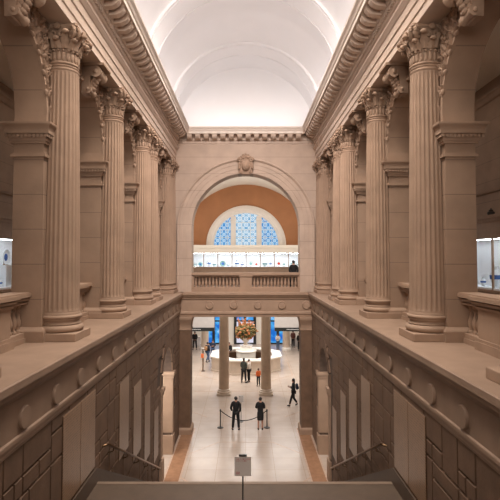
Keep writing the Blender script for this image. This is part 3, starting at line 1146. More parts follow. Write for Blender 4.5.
def col_parts(root):
    b = MB(); b.cbox(-.51, .51, -.51, .51, 0, .17, .012)
    b.build('plinth', M_stone, root)
    b = MB()
    prof = [(.48, .17)]
    prof += [(.425 + .075 * math.cos(t), .245 + .075 * math.sin(t)) for t in [-PI / 2 + PI * i / 8 for i in range(9)]]
    prof += [(.43, .33), (.445, .335), (.445, .35)]
    prof += [(.40 + .035 * (1 - math.sin(PI * i / 8)), .35 + .08 * i / 8) for i in range(9)]
    prof += [(.44, .435), (.44, .45)]
    prof += [(.415 + .045 * math.cos(t), .495 + .045 * math.sin(t)) for t in [-PI / 2 + PI * i / 8 for i in range(9)]]
    prof += [(.42, .545), (.42, .57), (.40, .60)]
    b.lathe(prof, seg=40)
    b.build('base', M_stone, root, smooth=40)
    b = MB()
    nf = 24
    seg = nf * 8

    def flute(a, z):
        t = (a / (2 * PI) * nf) % 1.0
        d = abs(t - .5) * 2
        dep = 0
        if d < .74:
            dep = math.sqrt(max(0, 1 - (d / .74) ** 2))
        e = min(1, max(0, (z - .62) / .06), max(0, (5.93 - z) / .06))
        e = max(0, e)
        return 1 - .075 * dep * e
    zs = [.60, .62, .65, .69, 1.5, 2.5, 3.5, 4.5, 5.3, 5.86, 5.90, 5.93, 5.96]
    prof = []
    for z in zs:
        u = (z - .6) / 5.36
        r = .405 * (1 - .185 * u ** 1.5)
        prof.append((r, z))
    b.lathe(prof, seg=seg, fn=flute)
    b.build('shaft', M_stone, root, smooth=50)
    # necking: astragals and a band of small upright leaves
    b = MB()
    prof = [(.30, 5.94), (.335, 5.95)]
    for zc, rr, r0 in ((5.985, .03, .315), (6.06, .022, .312), (6.12, .03, .318)):
        prof += [(r0 + rr * math.cos(t), zc + rr * math.sin(t)) for t in [-PI / 2 + PI * i / 6 for i in range(7)]]
    prof += [(.30, 6.16), (.30, 6.45)]
    b.lathe(prof, seg=36)
    for k in range(20):
        a = 2 * PI * k / 20
        R = Matrix.Rotation(a, 3, 'Z')
        b.blob((.315 * math.cos(a), .315 * math.sin(a), 6.27), (.03, .042, .115), 8, 6, R)
        b.blob((.345 * math.cos(a), .345 * math.sin(a), 6.385), (.03, .036, .03), 7, 5, R)
    b.build('necking', M_carve, root, smooth=50)
    # capital: bell, acanthus leaves, corner volutes, abacus
    b = MB()
    b.lathe([(.29, 6.40), (.285, 6.55), (.31, 6.72), (.38, 6.82), (.43, 6.86)], seg=32)
    for row, (z0, hh, n, ph, r0, lean) in enumerate(((6.41, .21, 8, 0, .335, .14), (6.43, .36, 8, PI / 8, .325, .20))):
        for k in range(n):
            a = 2 * PI * k / n + ph
            R = Matrix.Rotation(a, 3, 'Z')
            rings = []
            for t in range(7):
                u = t / 6
                rad = r0 + lean * u ** 2.2
                zz = z0 + hh * (u if u < .8 else .8 + .2 * math.sin((u - .8) * 5 * PI / 2) * .4)
                wd = (.092 if t % 2 else .058) * math.sin(PI * (.30 + .56 * u)) + .008
                th = .055
                ring = [Vector((rad + th, 0, zz)), Vector((rad + .2 * th, wd, zz)), Vector((rad - th, 0, zz)), Vector((rad + .2 * th, -wd, zz))]
                rings.append([tuple(R @ v) for v in ring])
            b.loft(rings)
            tip = R @ Vector((r0 + lean + .035, 0, z0 + hh * .84))
            b.blob(tip, (.06, .075, .05), 8, 6, R)
    for k in range(4):
        a = PI / 4 + PI / 2 * k
        R = Matrix.Rotation(a, 3, 'Z')
        for sgn in (-1, 1):
            pts = []
            for t in range(24):
                rr = .135 * (1 - t / 27)
                an = PI * .5 - t * .52
                pts.append(R @ Vector((.50 + rr * math.cos(an) * .9, sgn * (.055 + .01 * t / 24), 6.745 + rr * math.sin(an))))
            b.tube(pts, [.042 * (1 - t / 45) for t in range(24)], 6)
        b.blob(R @ Vector((.50, 0, 6.745)), (.07, .085, .07), 9, 7, R)
        b.tube([R @ Vector((.36, 0, 6.50)), R @ Vector((.40, 0, 6.60)), R @ Vector((.45, 0, 6.70)), R @ Vector((.5, 0, 6.74))], [.05, .055, .06, .05], 7)
        # rosette in the middle of each abacus side
        R2 = Matrix.Rotation(PI / 2 * k, 3, 'Z')
        b.blob(R2 @ Vector((.44, 0, 6.88)), (.05, .085, .075), 9, 7, R2)
        b.tube([R2 @ Vector((.40, sg * (.02 + .13 * (1 - t / 14) * math.sin(t * .5) * .5 + .05), 6.73 + .05 * math.cos(t * .5))) for sg in (1,) for t in range(12)], .025, 6)
        b.tube([R2 @ Vector((.40, -(.02 + .13 * (1 - t / 14) * math.sin(t * .5) * .5 + .05), 6.73 + .05 * math.cos(t * .5))) for t in range(12)], .025, 6)
    # abacus with concave sides
    ab = []
    for k in range(4):
        a0 = PI / 4 + PI / 2 * k
        p0 = Vector((math.cos(a0), math.sin(a0))) * .63
        p1 = Vector((math.cos(a0 + PI / 2), math.sin(a0 + PI / 2))) * .63
        d = (p1 - p0).normalized()
        p0b, p1b = p0 + d * .05, p1 - d * .05
        for t in range(8):
            u = t / 7
            p = p0b.lerp(p1b, u)
            nrm = (p0 + p1).normalized()
            p = p - nrm * .075 * math.sin(PI * u)
            ab.append((p.x, p.y))
    b.loft([[(x * q, y * q, z) for x, y in ab] for z, q in ((6.845, .93), (6.88, .95), (6.89, 1.0), (6.95, 1.0))])
    b.build('capital', M_carve, root, smooth=50)


col_parts(col0)
for ch_ in col0.children:
    for v_ in ch_.data.vertices:
        if v_.co.z > .7:
            v_.co.z = .7 + (v_.co.z - .7) * (ZS - Z2 - .7) / 6.25
ORD = ['nearest', 'second', 'third', 'fourth', 'fifth', 'sixth']
WHERE = {1: 'only its plinth corner in view', 2: 'tallest in view, beside the lit case', 3: 'second tallest in view', 4: 'front one of the close pair', 5: 'rear one of the close pair', 6: 'beside the end wall corner'}
first = True
for s in (-1, 1):
    for k in range(1, 7):
        lab = 'fluted column on the %s ledge, %s' % (SIDE[s], WHERE[k])
        if first:
            col0['label'] = lab
            first = False
        else:
            dup(col0, (s * 4.06, COLY[k], Z2), lab)
    dup(col0, (s * 4.0, 25.72, Z2), 'slimmer engaged column in the %s corner against the end wall' % SIDE[s], scale=(.86, .6, 1))

# ------------------------------------------------------------------ balustrades
BAL_PROF = [(.062, 0), (.062, .05), (.045, .06), (.038, .085), (.06, .14), (.07, .20), (.066, .26), (.045, .34), (.034, .40), (.033, .44), (.046, .455), (.046, .475), (.036, .49), (.05, .53), (.062, .545), (.062, .60)]
b = MB(); b.lathe(BAL_PROF, seg=16)
bal_src = b.build('baluster', M_stone, None, smooth=40)
bal_mesh = bal_src.data
bpy.data.objects.remove(bal_src)


def baluster(root, loc):
    o = bpy.data.objects.new('baluster', bal_mesh)
    COL.objects.link(o)
    o.parent = root
    o.location = loc


AN = {0: 'the arch nearest the camera', 1: 'the second arch', 2: 'the third arch', 3: 'the last arch'}
for s in (-1, 1):
    for ai, (y0, y1) in enumerate(ARCHES[2:6]):
        c = (y0 + y1) / 2
        hl = (y1 - y0) / 2
        root = thing('stone_balustrade', 'stone balustrade with centre pedestal in %s of the %s arcade' % (AN[ai], SIDE[s]), 'balustrade', (s * 4.72, c, Z2), group='balustrades in the side arches')
        b = MB(s)
        b.box(-.17, .17, -hl, hl, 0, .10)
        b.box(-.14, .14, -hl, hl, .10, .20)
        b.build('base_rail', M_stone, root)
        b = MB(s)
        for z0, z1, q in ((.80, .84, .17), (.84, .87, .12), (.87, .92, .20), (.92, .945, .165), (.945, 1.015, .24), (1.015, 1.04, .22)):
            b.box(-q, q, -hl - .02, hl + .02, z0, z1)
        b.build('handrail', M_stone, root)
        b = MB(s)
        b.box(-.27, .24, -.74, .74, 0, .16)
        b.box(-.25, .22, -.72, .72, .16, .22)
        b.box(-.22, .19, -.68, .68, .22, .78)
        b.box(-.26, .23, -.72, .72, .78, .83)
        b.box(-.31, .27, -.77, .77, .87, .92)
        b.box(-.23, .20, -.69, .69, .83, .87)
        b.box(-.27, .23, -.73, .73, .92, .945)
        b.box(-.35, .31, -.81, .81, .945, 1.02)
        b.box(-.30, .26, -.76, .76, 1.01, 1.05)
        b.build('pedestal', M_stone, root)
        n = 4
        for sg in (-1, 1):
            for k in range(n):
                baluster(root, (0, sg * (.80 + (hl - .80 - .02) * (k + .5) / n), .20))
# balcony balustrade in the great arch
root = thing('stone_balustrade', 'long stone balustrade across the balcony in the great end arch', 'balustrade', (0, 26.1, Z2))
b = MB()
b.box(-2.86, 2.86, -.19, .19, 0, .16); b.box(-2.86, 2.86, -.16, .16, .16, .24)
b.build('base_rail', M_stone, root)
b = MB()
for z0, z1, q in ((.78, .82, .13), (.82, .85, .12), (.85, .87, .17), (.87, .96, .23), (.96, 1.01, .20)):
    b.box(-2.86, 2.86, -q, q, z0, z1)
b.build('handrail', M_stone, root)
b = MB()
b.box(-.36, .36, -.24, .24, 0, .2); b.box(-.32, .32, -.21, .21, .2, .80); b.box(-.36, .36, -.26, .26, .80, .99)
b.build('pedestal', M_stone, root)
for sg in (-1, 1):
    b = MB()
    b.box(sg * 2.74, sg * 2.86, -.2, .2, .2, .8)
    b.build('end_block', M_stone, root)
    for k in range(13):
        baluster(root, (sg * (.36 + (2.74 - .36) * (k + .5) / 13), 0, .21))

# ------------------------------------------------------------------ display cases
def vase(kind, m1, m2, loc, label, h, group=None):
    r = thing({'jar': 'porcelain_jar', 'vase': 'porcelain_vase', 'plate': 'porcelain_plate', 'bowl': 'porcelain_bowl'}[kind], label, 'plate' if kind == 'plate' else kind, loc, group=group)
    b = MB()
    if kind == 'vase':
        prof = [(.16, 0), (.17, .03), (.15, .06), (.22, .25), (.29, .45), (.30, .58), (.22, .72), (.11, .80), (.09, .86), (.13, .98), (.14, 1.0)]
    elif kind == 'jar':
        prof = [(.22, 0), (.23, .04), (.27, .2), (.36, .45), (.38, .62), (.30, .76), (.18, .82), (.18, .90)]
    elif kind == 'bowl':
        prof = [(.22, 0), (.22, .12), (.30, .18), (.62, .6), (.78, 1.0), (.74, 1.0), (.55, .55), (.2, .25)]
    if kind == 'plate':
        seg = 28
        rings = []
        for q, d in ((.30, 0), (.42, -.03), (.5, -.07), (.5, -.09), (.40, -.05), (.28, -.03)):
            rings.append([(h * q * math.cos(2 * PI * i / seg), h * d, h * .5 + h * q * math.sin(2 * PI * i / seg)) for i in range(seg)])
        b.loft(rings)
        b.build('dish', m1, r, smooth=40)
        b = MB()
        rings = []
        for q in (.0001, .2):
            rings.append([(h * q * math.cos(2 * PI * i / seg), -h * .035, h * .5 + h * q * math.sin(2 * PI * i / seg)) for i in range(seg)])
        rings.append([(h * .24 * math.cos(2 * PI * i / seg), -h * .03, h * .5 + h * .24 * math.sin(2 * PI * i / seg)) for i in range(seg)])
        b.loft(rings)
        b.build('painted_medallion', m2, r)
        b = MB()
        b.box(-.03, .03, .0, .06, 0, h * .3)
        b.box(-.08, .08, -.06, .06, 0, .02)
        b.build('stand', M_wood, r)
        if abs(loc[0]) > 7:
            r.rotation_euler = (0, 0, PI / 2 if loc[0] < 0 else -PI / 2)
        return r
    b.lathe([(q * h, z * h) for q, z in prof], seg=24)
    b.build('body', m1, r, smooth=40)
    b = MB()
    zs = {'vase': (.40, .60), 'jar': (.42, .64), 'bowl': (.30, .58)}[kind]

    def rad(z):
        for (r0, z0), (r1, z1) in zip(prof, prof[1:]):
            if z0 <= z <= z1 and z1 > z0:
                return r0 + (r1 - r0) * (z - z0) / (z1 - z0)
        return .2
    b.lathe([((rad(zs[0] + (zs[1] - zs[0]) * t / 6) + .006) * h, (zs[0] + (zs[1] - zs[0]) * t / 6) * h) for t in range(7)], seg=24, cap=False)
    b.build('painted_band', m2, r, smooth=40)
    if kind == 'jar':
        b = MB(); b.lathe([(.2 * h, .9 * h), (.21 * h, .93 * h), (.12 * h, 1.0 * h), (.04 * h, 1.02 * h), (.05 * h, 1.08 * h), (.01 * h, 1.12 * h)], seg=20)
        b.build('lid', m2, r, smooth=40)
    return r


# run of eight lit cases across the far gallery
CY0, CY1 = 46.3, 47.6
CW = 1.335
ITEMS = [('bowl', M_porc, M_celadon), ('vase', M_porc, M_blue), ('plate', M_celadon, M_blue), ('jar', M_porc, M_blue), ('plate', M_porc, M_celadon), ('bowl', M_celadon, M_porc), ('plate', M_porc, M_red), ('jar', M_porc, M_celadon)]
PLACEN = ['first', 'second', 'third', 'fourth', 'fifth', 'sixth', 'seventh', 'eighth']
for k in range(8):
    xc = (k - 3.5) * CW
    root = thing('display_case', 'lit glass display case, %s from the left in the row under the lunette window' % PLACEN[k], 'display case', (xc, CY0, Z2), group='lit cases under the lunette window')
    D = CY1 - CY0
    hw = CW / 2
    b = MB()
    b.box(-hw, hw, 0, D, 0, .86)
    b.box(-hw, hw, -.04, D, .86, .96)
    b.build('plinth', M_ledge, root)
    b = MB()
    b.box(-hw, hw, D - .03, D, .96, 2.24)
    b.box(-hw + .02, hw - .02, .02, D - .03, .96, .99)
    b.build('lining', M_casew, root)
    b = MB()
    b.box(-hw, -hw + .035, 0, .05, .96, 2.24); b.box(hw - .035, hw, 0, .05, .96, 2.24)
    b.box(-hw, hw, 0, D, 2.24, 2.28)
    b.build('frame', M_wood, root)
    b = MB(); b.box(-hw + .035, hw - .035, .012, .024, .98, 2.24)
    b.build('glass_front', M_glass, root)
    b = MB(); b.box(-hw + .1, hw - .1, .12, .30, 2.215, 2.238)
    b.build('lamp', M_led, root)
    # contents
    kind, m1, m2 = ITEMS[k]
    hh = {'bowl': .32, 'vase': .62, 'plate': .55, 'jar': .55}[kind]
    what = {'bowl': 'bowl', 'vase': 'tall vase', 'plate': 'round plate on a stand', 'jar': 'lidded jar'}[kind]
    tone = {M_blue: 'blue and white', M_celadon: 'pale green', M_red: 'white and red', M_porc: 'pale green'}[m2]
    vase(kind, m1, m2, (xc - .22, CY0 + .55, Z2 + .99), '%s porcelain %s, %s lit case from the left' % (tone, what, PLACEN[k]), hh, 'porcelain in the lit cases')
    k2, a1, a2 = ITEMS[(k * 3 + 2) % 8]
    hh = {'bowl': .26, 'vase': .5, 'plate': .42, 'jar': .4}[k2]
    vase(k2, a1, a2, (xc + .30, CY0 + .62, Z2 + .99), 'smaller %s at right in the %s case under the lunette' % (k2, PLACEN[k]), hh, 'porcelain in the lit cases')
# cream canopy above the cases
b = MB()
b.box(-6.5, 6.5, CY0 - .12, HY - .05, Z2 + 2.30, Z2 + 2.72)
b.box(-6.5, 6.5, CY0 - .2, HY - .05, Z2 + 2.72, Z2 + 2.80)
b.box(-6.5, 6.5, CY0 - .16, HY - .05, Z2 + 2.80, Z2 + 3.02)
struct(b.build('trim_11', M_cream))

# cases along the side galleries
for s in (-1, 1):
    for k in range(6):
        y0 = 7.5 + 2.2 * k
        root = thing('display_case', 'tall lit wall case on the %s gallery wall, unit %s along' % (SIDE[s], ORD[k]), 'display case', (s * 8.95, y0 + 1.1, Z2), group='wall cases in the %s gallery' % SIDE[s])
        b = MB(s)
        b.box(-.75, 0, -1.1, 1.1, 0, .62)
        b.box(-.78, 0, -1.1, 1.1, .62, .70)
        b.build('plinth', M_stone, root)
        b = MB(s)
        b.box(-.04, 0, -1.1, 1.1, .70, 2.42)
        b.box(-.74, 0, -1.08, 1.08, .70, .76)
        b.build('lining', M_casew, root)
        b = MB(s)
        b.box(-.75, -.70, -1.1, -1.06, .70, 2.42); b.box(-.75, -.70, 1.06, 1.1, .70, 2.42)
        b.box(-.75, 0, -1.1, 1.1, 2.42, 2.98)
        b.box(-.80, 0, -1.1, 1.1, 2.98, 3.10)
        b.box(-.86, 0, -1.1, 1.1, 3.10, 3.20)
        b.build('frame', M_wood, root)
        b = MB(s); b.box(-.73, -.72, -1.06, 1.06, .76, 2.42)
        b.build('glass_front', M_glass, root)
        b = MB(s); b.box(-.66, -.5, -.95, .95, 2.395, 2.418)
        b.build('lamp', M_led2, root)
        if k == 4 and s > 0:
            vase('vase', M_porc, M_blue, (8.52, 17.6, Z2 + .76), 'small blue and white vase deeper in the right gallery case', .32)
            vase('vase', M_porc, M_blue, (8.52, 16.65, Z2 + .76), 'large blue and white vase just past the divider of the right gallery case', .72)
        if k == 4 and s < 0:
            rs = tag(MBbox(-8.78, -8.38, 17.2, 17.75, Z2 + .76, Z2 + 1.52).build('display_riser', M_casew), 'white riser block inside the left gallery case', 'riser')
            vase('plate', M_porc, M_blue, (-8.55, 17.48, Z2 + 1.52), 'blue and white plate on a riser in the left gallery case', .55)
            vase('vase', M_porc, M_blue, (-8.45, 16.9, Z2 + .76), 'small porcelain vase low in the left gallery case', .30)

# dark bronze jar on top of the right-hand cases
r = thing('bronze_jar', 'small dark jar standing on top of the right gallery case', 'jar', (8.4, 16.7, Z2 + 3.20))
r.scale = (.75, .75, .62)
b = MB(); b.lathe([(.10, 0), (.12, .02), (.17, .12), (.16, .22), (.09, .28), (.11, .32)], seg=20)
b.build('body', M_steel, r, smooth=40)
b = MB(); b.lathe([(.11, .32), (.05, .37), (.02, .38), (.03, .42), (.005, .44)], seg=16)
b.build('lid', M_steel, r, smooth=40)

# ------------------------------------------------------------------ inscribed panels on the stair walls
PANELS = [(9.28, 11.25, 4.30, 6.05), (13.38, 14.44, 3.55, 5.62), (15.03, 16.15, 2.85, 5.10), (16.68, 17.62, 2.1, 4.36), (18.4, 19.3, 1.4, 3.3)]
PN = ['wide double panel above the landing', 'tall panel just below the landing', 'third panel down the stair', 'fourth panel down the stair', 'lowest panel near the stair foot']
for s in (-1, 1):
    for k, (y0, y1, z0, z1) in enumerate(PANELS):
        root = thing('inscribed_panel', 'polished stone %s on the %s stair wall, engraved with names' % (PN[k], SIDE[s]), 'panel', (s * WX, (y0 + y1) / 2, z0), group='engraved panels on the stair walls')
        hw, hh = (y1 - y0) / 2, z1 - z0
        cuts = [-hw, 0, hw] if k == 0 else [-hw, hw]
        for a0, a1 in zip(cuts, cuts[1:]):
            b = MB(s)
            b.cbox(-.022, .004, a0 + .012, a1 - .012, .012, hh - .012, .004)
            b.build('slab', M_insc, root)
        b = MB(s)
        b.box(-.010, .004, -hw, hw, 0, hh)
        b.build('backing', M_brown, root)

# ------------------------------------------------------------------ handrails
for s in (-1, 1):
    root = thing('handrail', 'brass handrail fixed to the wall sloping down the %s side of the stair' % SIDE[s], 'handrail', (s * WX, 11.9, 3.65))
    P0, P1 = Vector((-.13, .0, .92)), Vector((-.13, 7.17, .92 - 7.17 * STEP_R / STEP_T))
    b = MB(s)
    b.tube([(-.02, -.08, .90), (-.09, -.07, .915), P0, P1, (-.09, 7.23, P1.z - .05), (-.02, 7.24, P1.z - .06)], .033, 10)
    b.build('rail', M_brass, root, smooth=50)
    for k in range(5):
        p = P0.lerp(P1, (k + .35) / 5)
        b = MB(s)
        b.tube([(p.x, p.y, p.z - .02), (p.x, p.y, p.z - .10), (-.07, p.y, p.z - .13), (.0, p.y, p.z - .13)], .014, 8)
        b.lathe([(.045, -.0), (.045, .01)], c=(-.02, p.y, p.z - .135), seg=12)
        b.build('bracket', M_brass, root, smooth=50)

# ------------------------------------------------------------------ sign on its stand on the landing
root = thing('sign_stand', 'pale notice board with red lettering on a dark pole on the landing', 'sign', (-.03, 9.95, LZ + .0))
b = MB(); b.lathe([(.17, 0), (.17, .012), (.15, .022), (.03, .03), (.016, .05)], seg=28)
b.build('base', M_steel, root, smooth=40)
b = MB(); b.lathe([(.014, .03), (.014, 1.10)], seg=14)
b.build('pole', M_steel, root, smooth=40)
b = MB(); b.cbox(-.166, .166, -.022, -.008, .79, 1.17, .003)
bd = b.build('board', M_board, root)
b = MB(); b.cbox(-.08, .08, -.035, .012, 1.175, 1.215, .008)
b.build('clip', M_steel, root)
rnd = random.Random(3)
b = MB()
for row, (zz, n, h) in enumerate(((1.115, 15, .018), (1.08, 11, .018))):
    x = -.135
    for i in range(n):
        wd = rnd.uniform(.010, .016)
        if rnd.random() < .16:
            x += .008
        b.box(x, x + .004, -.024, -.0215, zz, zz + h)
        b.box(x, x + wd, -.024, -.0215, zz + (h - .004 if rnd.random() < .5 else 0), zz + (h if rnd.random() < .5 else .004) if False else zz + h)if rnd.random() < .25 else b.box(x, x + wd, -.024, -.0215, zz + h * .4, zz + h * .6)
        x += wd + .004
for k in range(2):
    zz = .825 + .03 * k
    for i in range(3):
        x = -.135 + i * .026
        b.box(x, x + .005, -.024, -.0215, zz, zz + .024)
        b.box(x + .014, x + .019, -.024, -.0215, zz, zz + .024)
        b.box(x, x + .019, -.024, -.0215, zz + .010, zz + .014)
b.build('lettering', M_redtext, bd)['kind'] = 'stuff'

# ------------------------------------------------------------------ round columns between vestibule and hall
rc = None
for i, x in enumerate((-1.46, 1.33)):
    lab = 'plain round marble column at the hall entrance, %s of the flower desk' % ('left' if x < 0 else 'right')
    if rc is None:
        rc = thing('round_column', lab, 'column', (x, 32.9, 0), group='round columns before the great hall')
        b = MB(); b.cbox(-.46, .46, -.46, .46, 0, .13, .01); b.build('plinth', M_desk, rc)
        b = MB(); b.lathe([(.44, .13), (.46, .17), (.45, .22), (.40, .25), (.38, .28), (.40, .31), (.40, .34), (.345, .38)], seg=32); b.build('base', M_desk, rc, smooth=40)
        b = MB(); b.lathe([(.34, .36), (.335, 2), (.30, 5.3)], seg=40); b.build('shaft', mat('warm_marble', (0.50, 0.37, 0.27), 0.4, 0.1, 2.2), rc, smooth=40)
        b = MB(); b.lathe([(.30, 5.25), (.34, 5.32), (.32, 5.36), (.34, 5.6), (.46, 5.8), (.46, 5.9)], seg=32); b.build('capital', M_desk, rc, smooth=40)
    else:
        dup(rc, (x, 32.9, 0), lab)

# ------------------------------------------------------------------ information desk with flowers
DC = (0.0, 40.9)
root = thing('information_desk', 'octagonal marble information desk in the middle of the hall', 'desk', (DC[0], DC[1], 0))


def octo(r, z, ph=PI / 8):
    return [(r * math.cos(ph + PI / 4 * i), r * math.sin(ph + PI / 4 * i), z) for i in range(8)]


b = MB()
b.loft([octo(3.06, 0), octo(3.06, .12), octo(3.0, .14), octo(3.0, 1.02), octo(3.05, 1.06)], cap=False)
b.loft([octo(2.35, 0), octo(2.35, 1.06)], cap=False)
b.build('counter_front', M_desk, root)
b = MB()
b.loft([octo(2.30, 1.06), octo(3.12, 1.06), octo(3.12, 1.16), octo(2.30, 1.16), octo(2.30, 1.06)], cap=False)
b.build('countertop', M_desktop, root)
b = MB(); b.loft([octo(2.33, .02), octo(2.33, .06)])
b.build('inner_floor', M_brown, root)
for k in range(8):
    a = PI / 4 * k
    R = Matrix.Rotation(a, 3, 'Z')
    d = MB()
    p = [R @ Vector(v) for v in ((2.36, -.7, .1), (2.36, .7, .1), (1.9, .7, .1), (1.9, -.7, .1))]
    d.loft([[tuple(v) for v in p], [(v.x, v.y, .95) for v in p]])
    d.build('cabinet', M_brown, root)
# round plinth in the centre of the desk
root = thing('round_pedestal', 'white stepped round pedestal inside the desk carrying the flower urn', 'pedestal', (DC[0], DC[1], .06))
b = MB(); b.lathe([(.80, 0), (.80, 1.25), (.86, 1.28), (.86, 1.36), (.6, 1.38)], seg=40); b.build('drum', M_desktop, root, smooth=30)
b = MB(); b.lathe([(.50, 1.38), (.50, 1.72), (.54, 1.74), (.54, 1.80), (.3, 1.81)], seg=36); b.build('step', M_desktop, root, smooth=30)
urn = thing('flower_urn', 'pale stone urn on the round pedestal holding the flowers', 'urn', (DC[0] - .03, DC[1], 1.87))
b = MB(); b.lathe([(.22, 0), (.24, .05), (.13, .1), (.12, .16), (.26, .3), (.36, .5), (.38, .62), (.33, .68), (.40, .74), (.37, .74), (.30, .66)], seg=28); b.build('body', M_urn, urn, smooth=40)
fl = thing('flower_arrangement', 'huge round arrangement of orange blossoms and autumn leaves in the urn', 'flowers', (DC[0] - .03, DC[1], 2.52))
rnd = random.Random(5)


def puff(root, name, m, n, rr, size, zc, sq, inner=0.55):
    b = MB()
    for i in range(n):
        while True:
            v = Vector((rnd.uniform(-1, 1), rnd.uniform(-1, 1), rnd.uniform(-1, 1)))
            if inner < v.length < 1:
                break
        p = Vector((v.x * rr, v.y * rr, zc + v.z * rr * sq))
        q = size * rnd.uniform(.6, 1.3)
        R = Matrix.Rotation(rnd.uniform(0, 6), 3, Vector((rnd.random() + .1, rnd.random(), rnd.random())).normalized())
        b.blob(p, (q, q * .75, q * .5), 7, 5, R)
    o = b.build(name, m, root, smooth=60)
    o['kind'] = 'stuff'
    return o


puff(fl, 'foliage', M_leafg, 220, .82, .13, .42, .72, .2)
puff(fl, 'leaves', M_leafo, 230, .90, .12, .42, .72, .6)
puff(fl, 'blossoms', M_flower, 55, .96, .11, .42, .72, .75)
puff(fl, 'pale_blossoms', M_peach, 40, 1.0, .11, .44, .74, .8)
b = MB()
for i in range(17):
    a = rnd.uniform(0, 2 * PI)
    q = rnd.uniform(.35, 1.05)
    top = Vector((q * math.cos(a), q * math.sin(a) * .8, rnd.uniform(1.05, 1.55)))
    p0 = Vector((top.x * .4, top.y * .4, .5))
    b.tube([p0, p0.lerp(top, .5) + Vector((0, 0, .08)), top], [.02, .02, .012], 5)
    for t in range(6):
        pp = p0.lerp(top, .35 + .65 * t / 5)
        b.blob(pp + Vector((rnd.uniform(-.06, .06), rnd.uniform(-.06, .06), 0)), (.045, .04, .06), 6, 5)
b.build('branches', M_flower, fl, smooth=60)['kind'] = 'stuff'

# ------------------------------------------------------------------ entrance wall of the hall: windows, booths, pillars
EW = 51.98


def tall_window(n, x0, x1, cols):
    win = bpy.data.objects.new('window_%d' % n, None)
    COL.objects.link(win)
    win.location = ((x0 + x1) / 2, EW, 0)
    win['kind'] = 'structure'
    hw = (x1 - x0) / 2
    b = MB()
    b.box(-hw, hw, -.10, .02, 5.6, 5.9)
    b.box(-hw, hw, -.10, .02, 0, .15)
    b.box(-hw, hw, -.08, .02, 2.35, 2.5)
    for k in range(cols + 1):
        x = -hw + 2 * hw * k / cols
        b.box(x - .14, x + .14, -.12, .02, 0, 5.9)
    b.build('window_frame', M_strip, win)
    for k in range(cols):
        d = MB()
        xa, xb = -hw + 2 * hw * k / cols + .14, -hw + 2 * hw * (k + 1) / cols - .14
        d.box(xa, xb, -.05, -.02, 2.5, 5.6)
        d.build('pane', M_day, win)
        d = MB()
        d.box(xa, xb, -.05, -.02, .15, 2.35)
        d.build('pane', M_paleday if n == 2 else M_day, win)


tall_window(2, -1.15, .90, 2)
tall_window(3, -4.35, -2.5, 2)
tall_window(4, 2.45, 4.2, 2)
for s, (x0, x1) in ((-1, (-6.6, -2.92)), (1, (2.62, 6.4))):
    root = thing('entrance_board', 'grey hanging entrance board with black lettered fascia on the %s of the hall' % SIDE[s], 'sign board', ((x0 + x1) / 2, 45.3, 0))
    hw = (x1 - x0) / 2
    b = MB(); b.box(-hw, hw, 0, .25, 2.66, 6.95); b.build('upper_board', M_panelg, root)
    b = MB(); b.box(-hw, hw, -.06, .28, 2.33, 2.66); fa = b.build('fascia', M_strip, root)
    b = MB()
    x = -hw + 1.1
    for i in range(26):
        wd = rnd.uniform(.03, .05)
        b.box(x, x + wd, -.066, -.058, 2.48, 2.52)
        x += wd + .014
    b.build('lettering', M_text, fa)
    root2 = thing('counter', 'pale frosted counter behind the %s entrance board' % SIDE[s], 'counter', (s * 5.6, 50.2, 0))
    b = MB(); b.box(-.85, .85, 0, .06, .08, .98); b.box(-.9, -.85, -.02, .5, 0, .98); b.box(.85, .9, -.02, .5, 0, .98)
    b.build('front', mat('frosted_counter', (0.74, 0.72, 0.74), 0.3, 0.03, 2), root2)
    b = MB(); b.box(-.95, .95, -.06, .55, .98, 1.04)
    b.build('worktop', M_desktop, root2)
# square stone piers between the doors
for x, lab in ((-4.05, 'pale stone pillar behind the left entrance board'), (3.95, 'pale stone pillar behind the right entrance board')):
    r = thing('stone_pillar', lab, 'pillar', (x, 48.6, 0))
    b = MB(); b.lathe([(.46, 0), (.46, .2), (.40, .26), (.36, .3)], seg=28); b.build('base', M_desktop, r, smooth=35)
    b = MB(); b.lathe([(.36, .3), (.34, 5.5)], seg=28); b.build('shaft', M_desk, r, smooth=35)
    b = MB(); b.lathe([(.34, 5.5), (.44, 5.7), (.44, 6.95)], seg=28); b.build('capital', M_desktop, r, smooth=35)

# ------------------------------------------------------------------ rope barrier
rb = None
POSTS = [(-1.35, 26.45), (1.13, 26.45)]
for i, (x, y) in enumerate(POSTS):
    lab = 'dark rope barrier post standing %s' % ('left of the guard in trousers' if i == 0 else 'right of the guard in a skirt')
    if rb is None:
        rb = thing('barrier_post', lab, 'barrier post', (x, y, 0), group='rope barrier posts')
        b = MB(); b.lathe([(.17, 0), (.17, .015), (.14, .035), (.04, .05)], seg=24); b.build('base', M_steel, rb, smooth=40)
        b = MB(); b.lathe([(.028, .04), (.028, .90)], seg=14); b.build('pole', M_steel, rb, smooth=40)
        b = MB(); b.lathe([(.04, .86), (.045, .90), (.045, .93), (.03, .96), (.012, .98)], seg=16); b.build('cap', M_steel, rb, smooth=40)
    else:
        dup(rb, (x, y, 0), lab)
b = MB()
pts = []
for t in range(25):
    u = t / 24
    pts.append((POSTS[0][0] + .04 + (POSTS[1][0] - POSTS[0][0] - .08) * u, 26.45, .88 - .50 * (1 - (2 * u - 1) ** 2)))
b.tube(pts, .022, 8)
tag(b.build('barrier_rope', M_rope, smooth=60), 'black rope hanging between the two barrier posts behind the guards', 'rope')

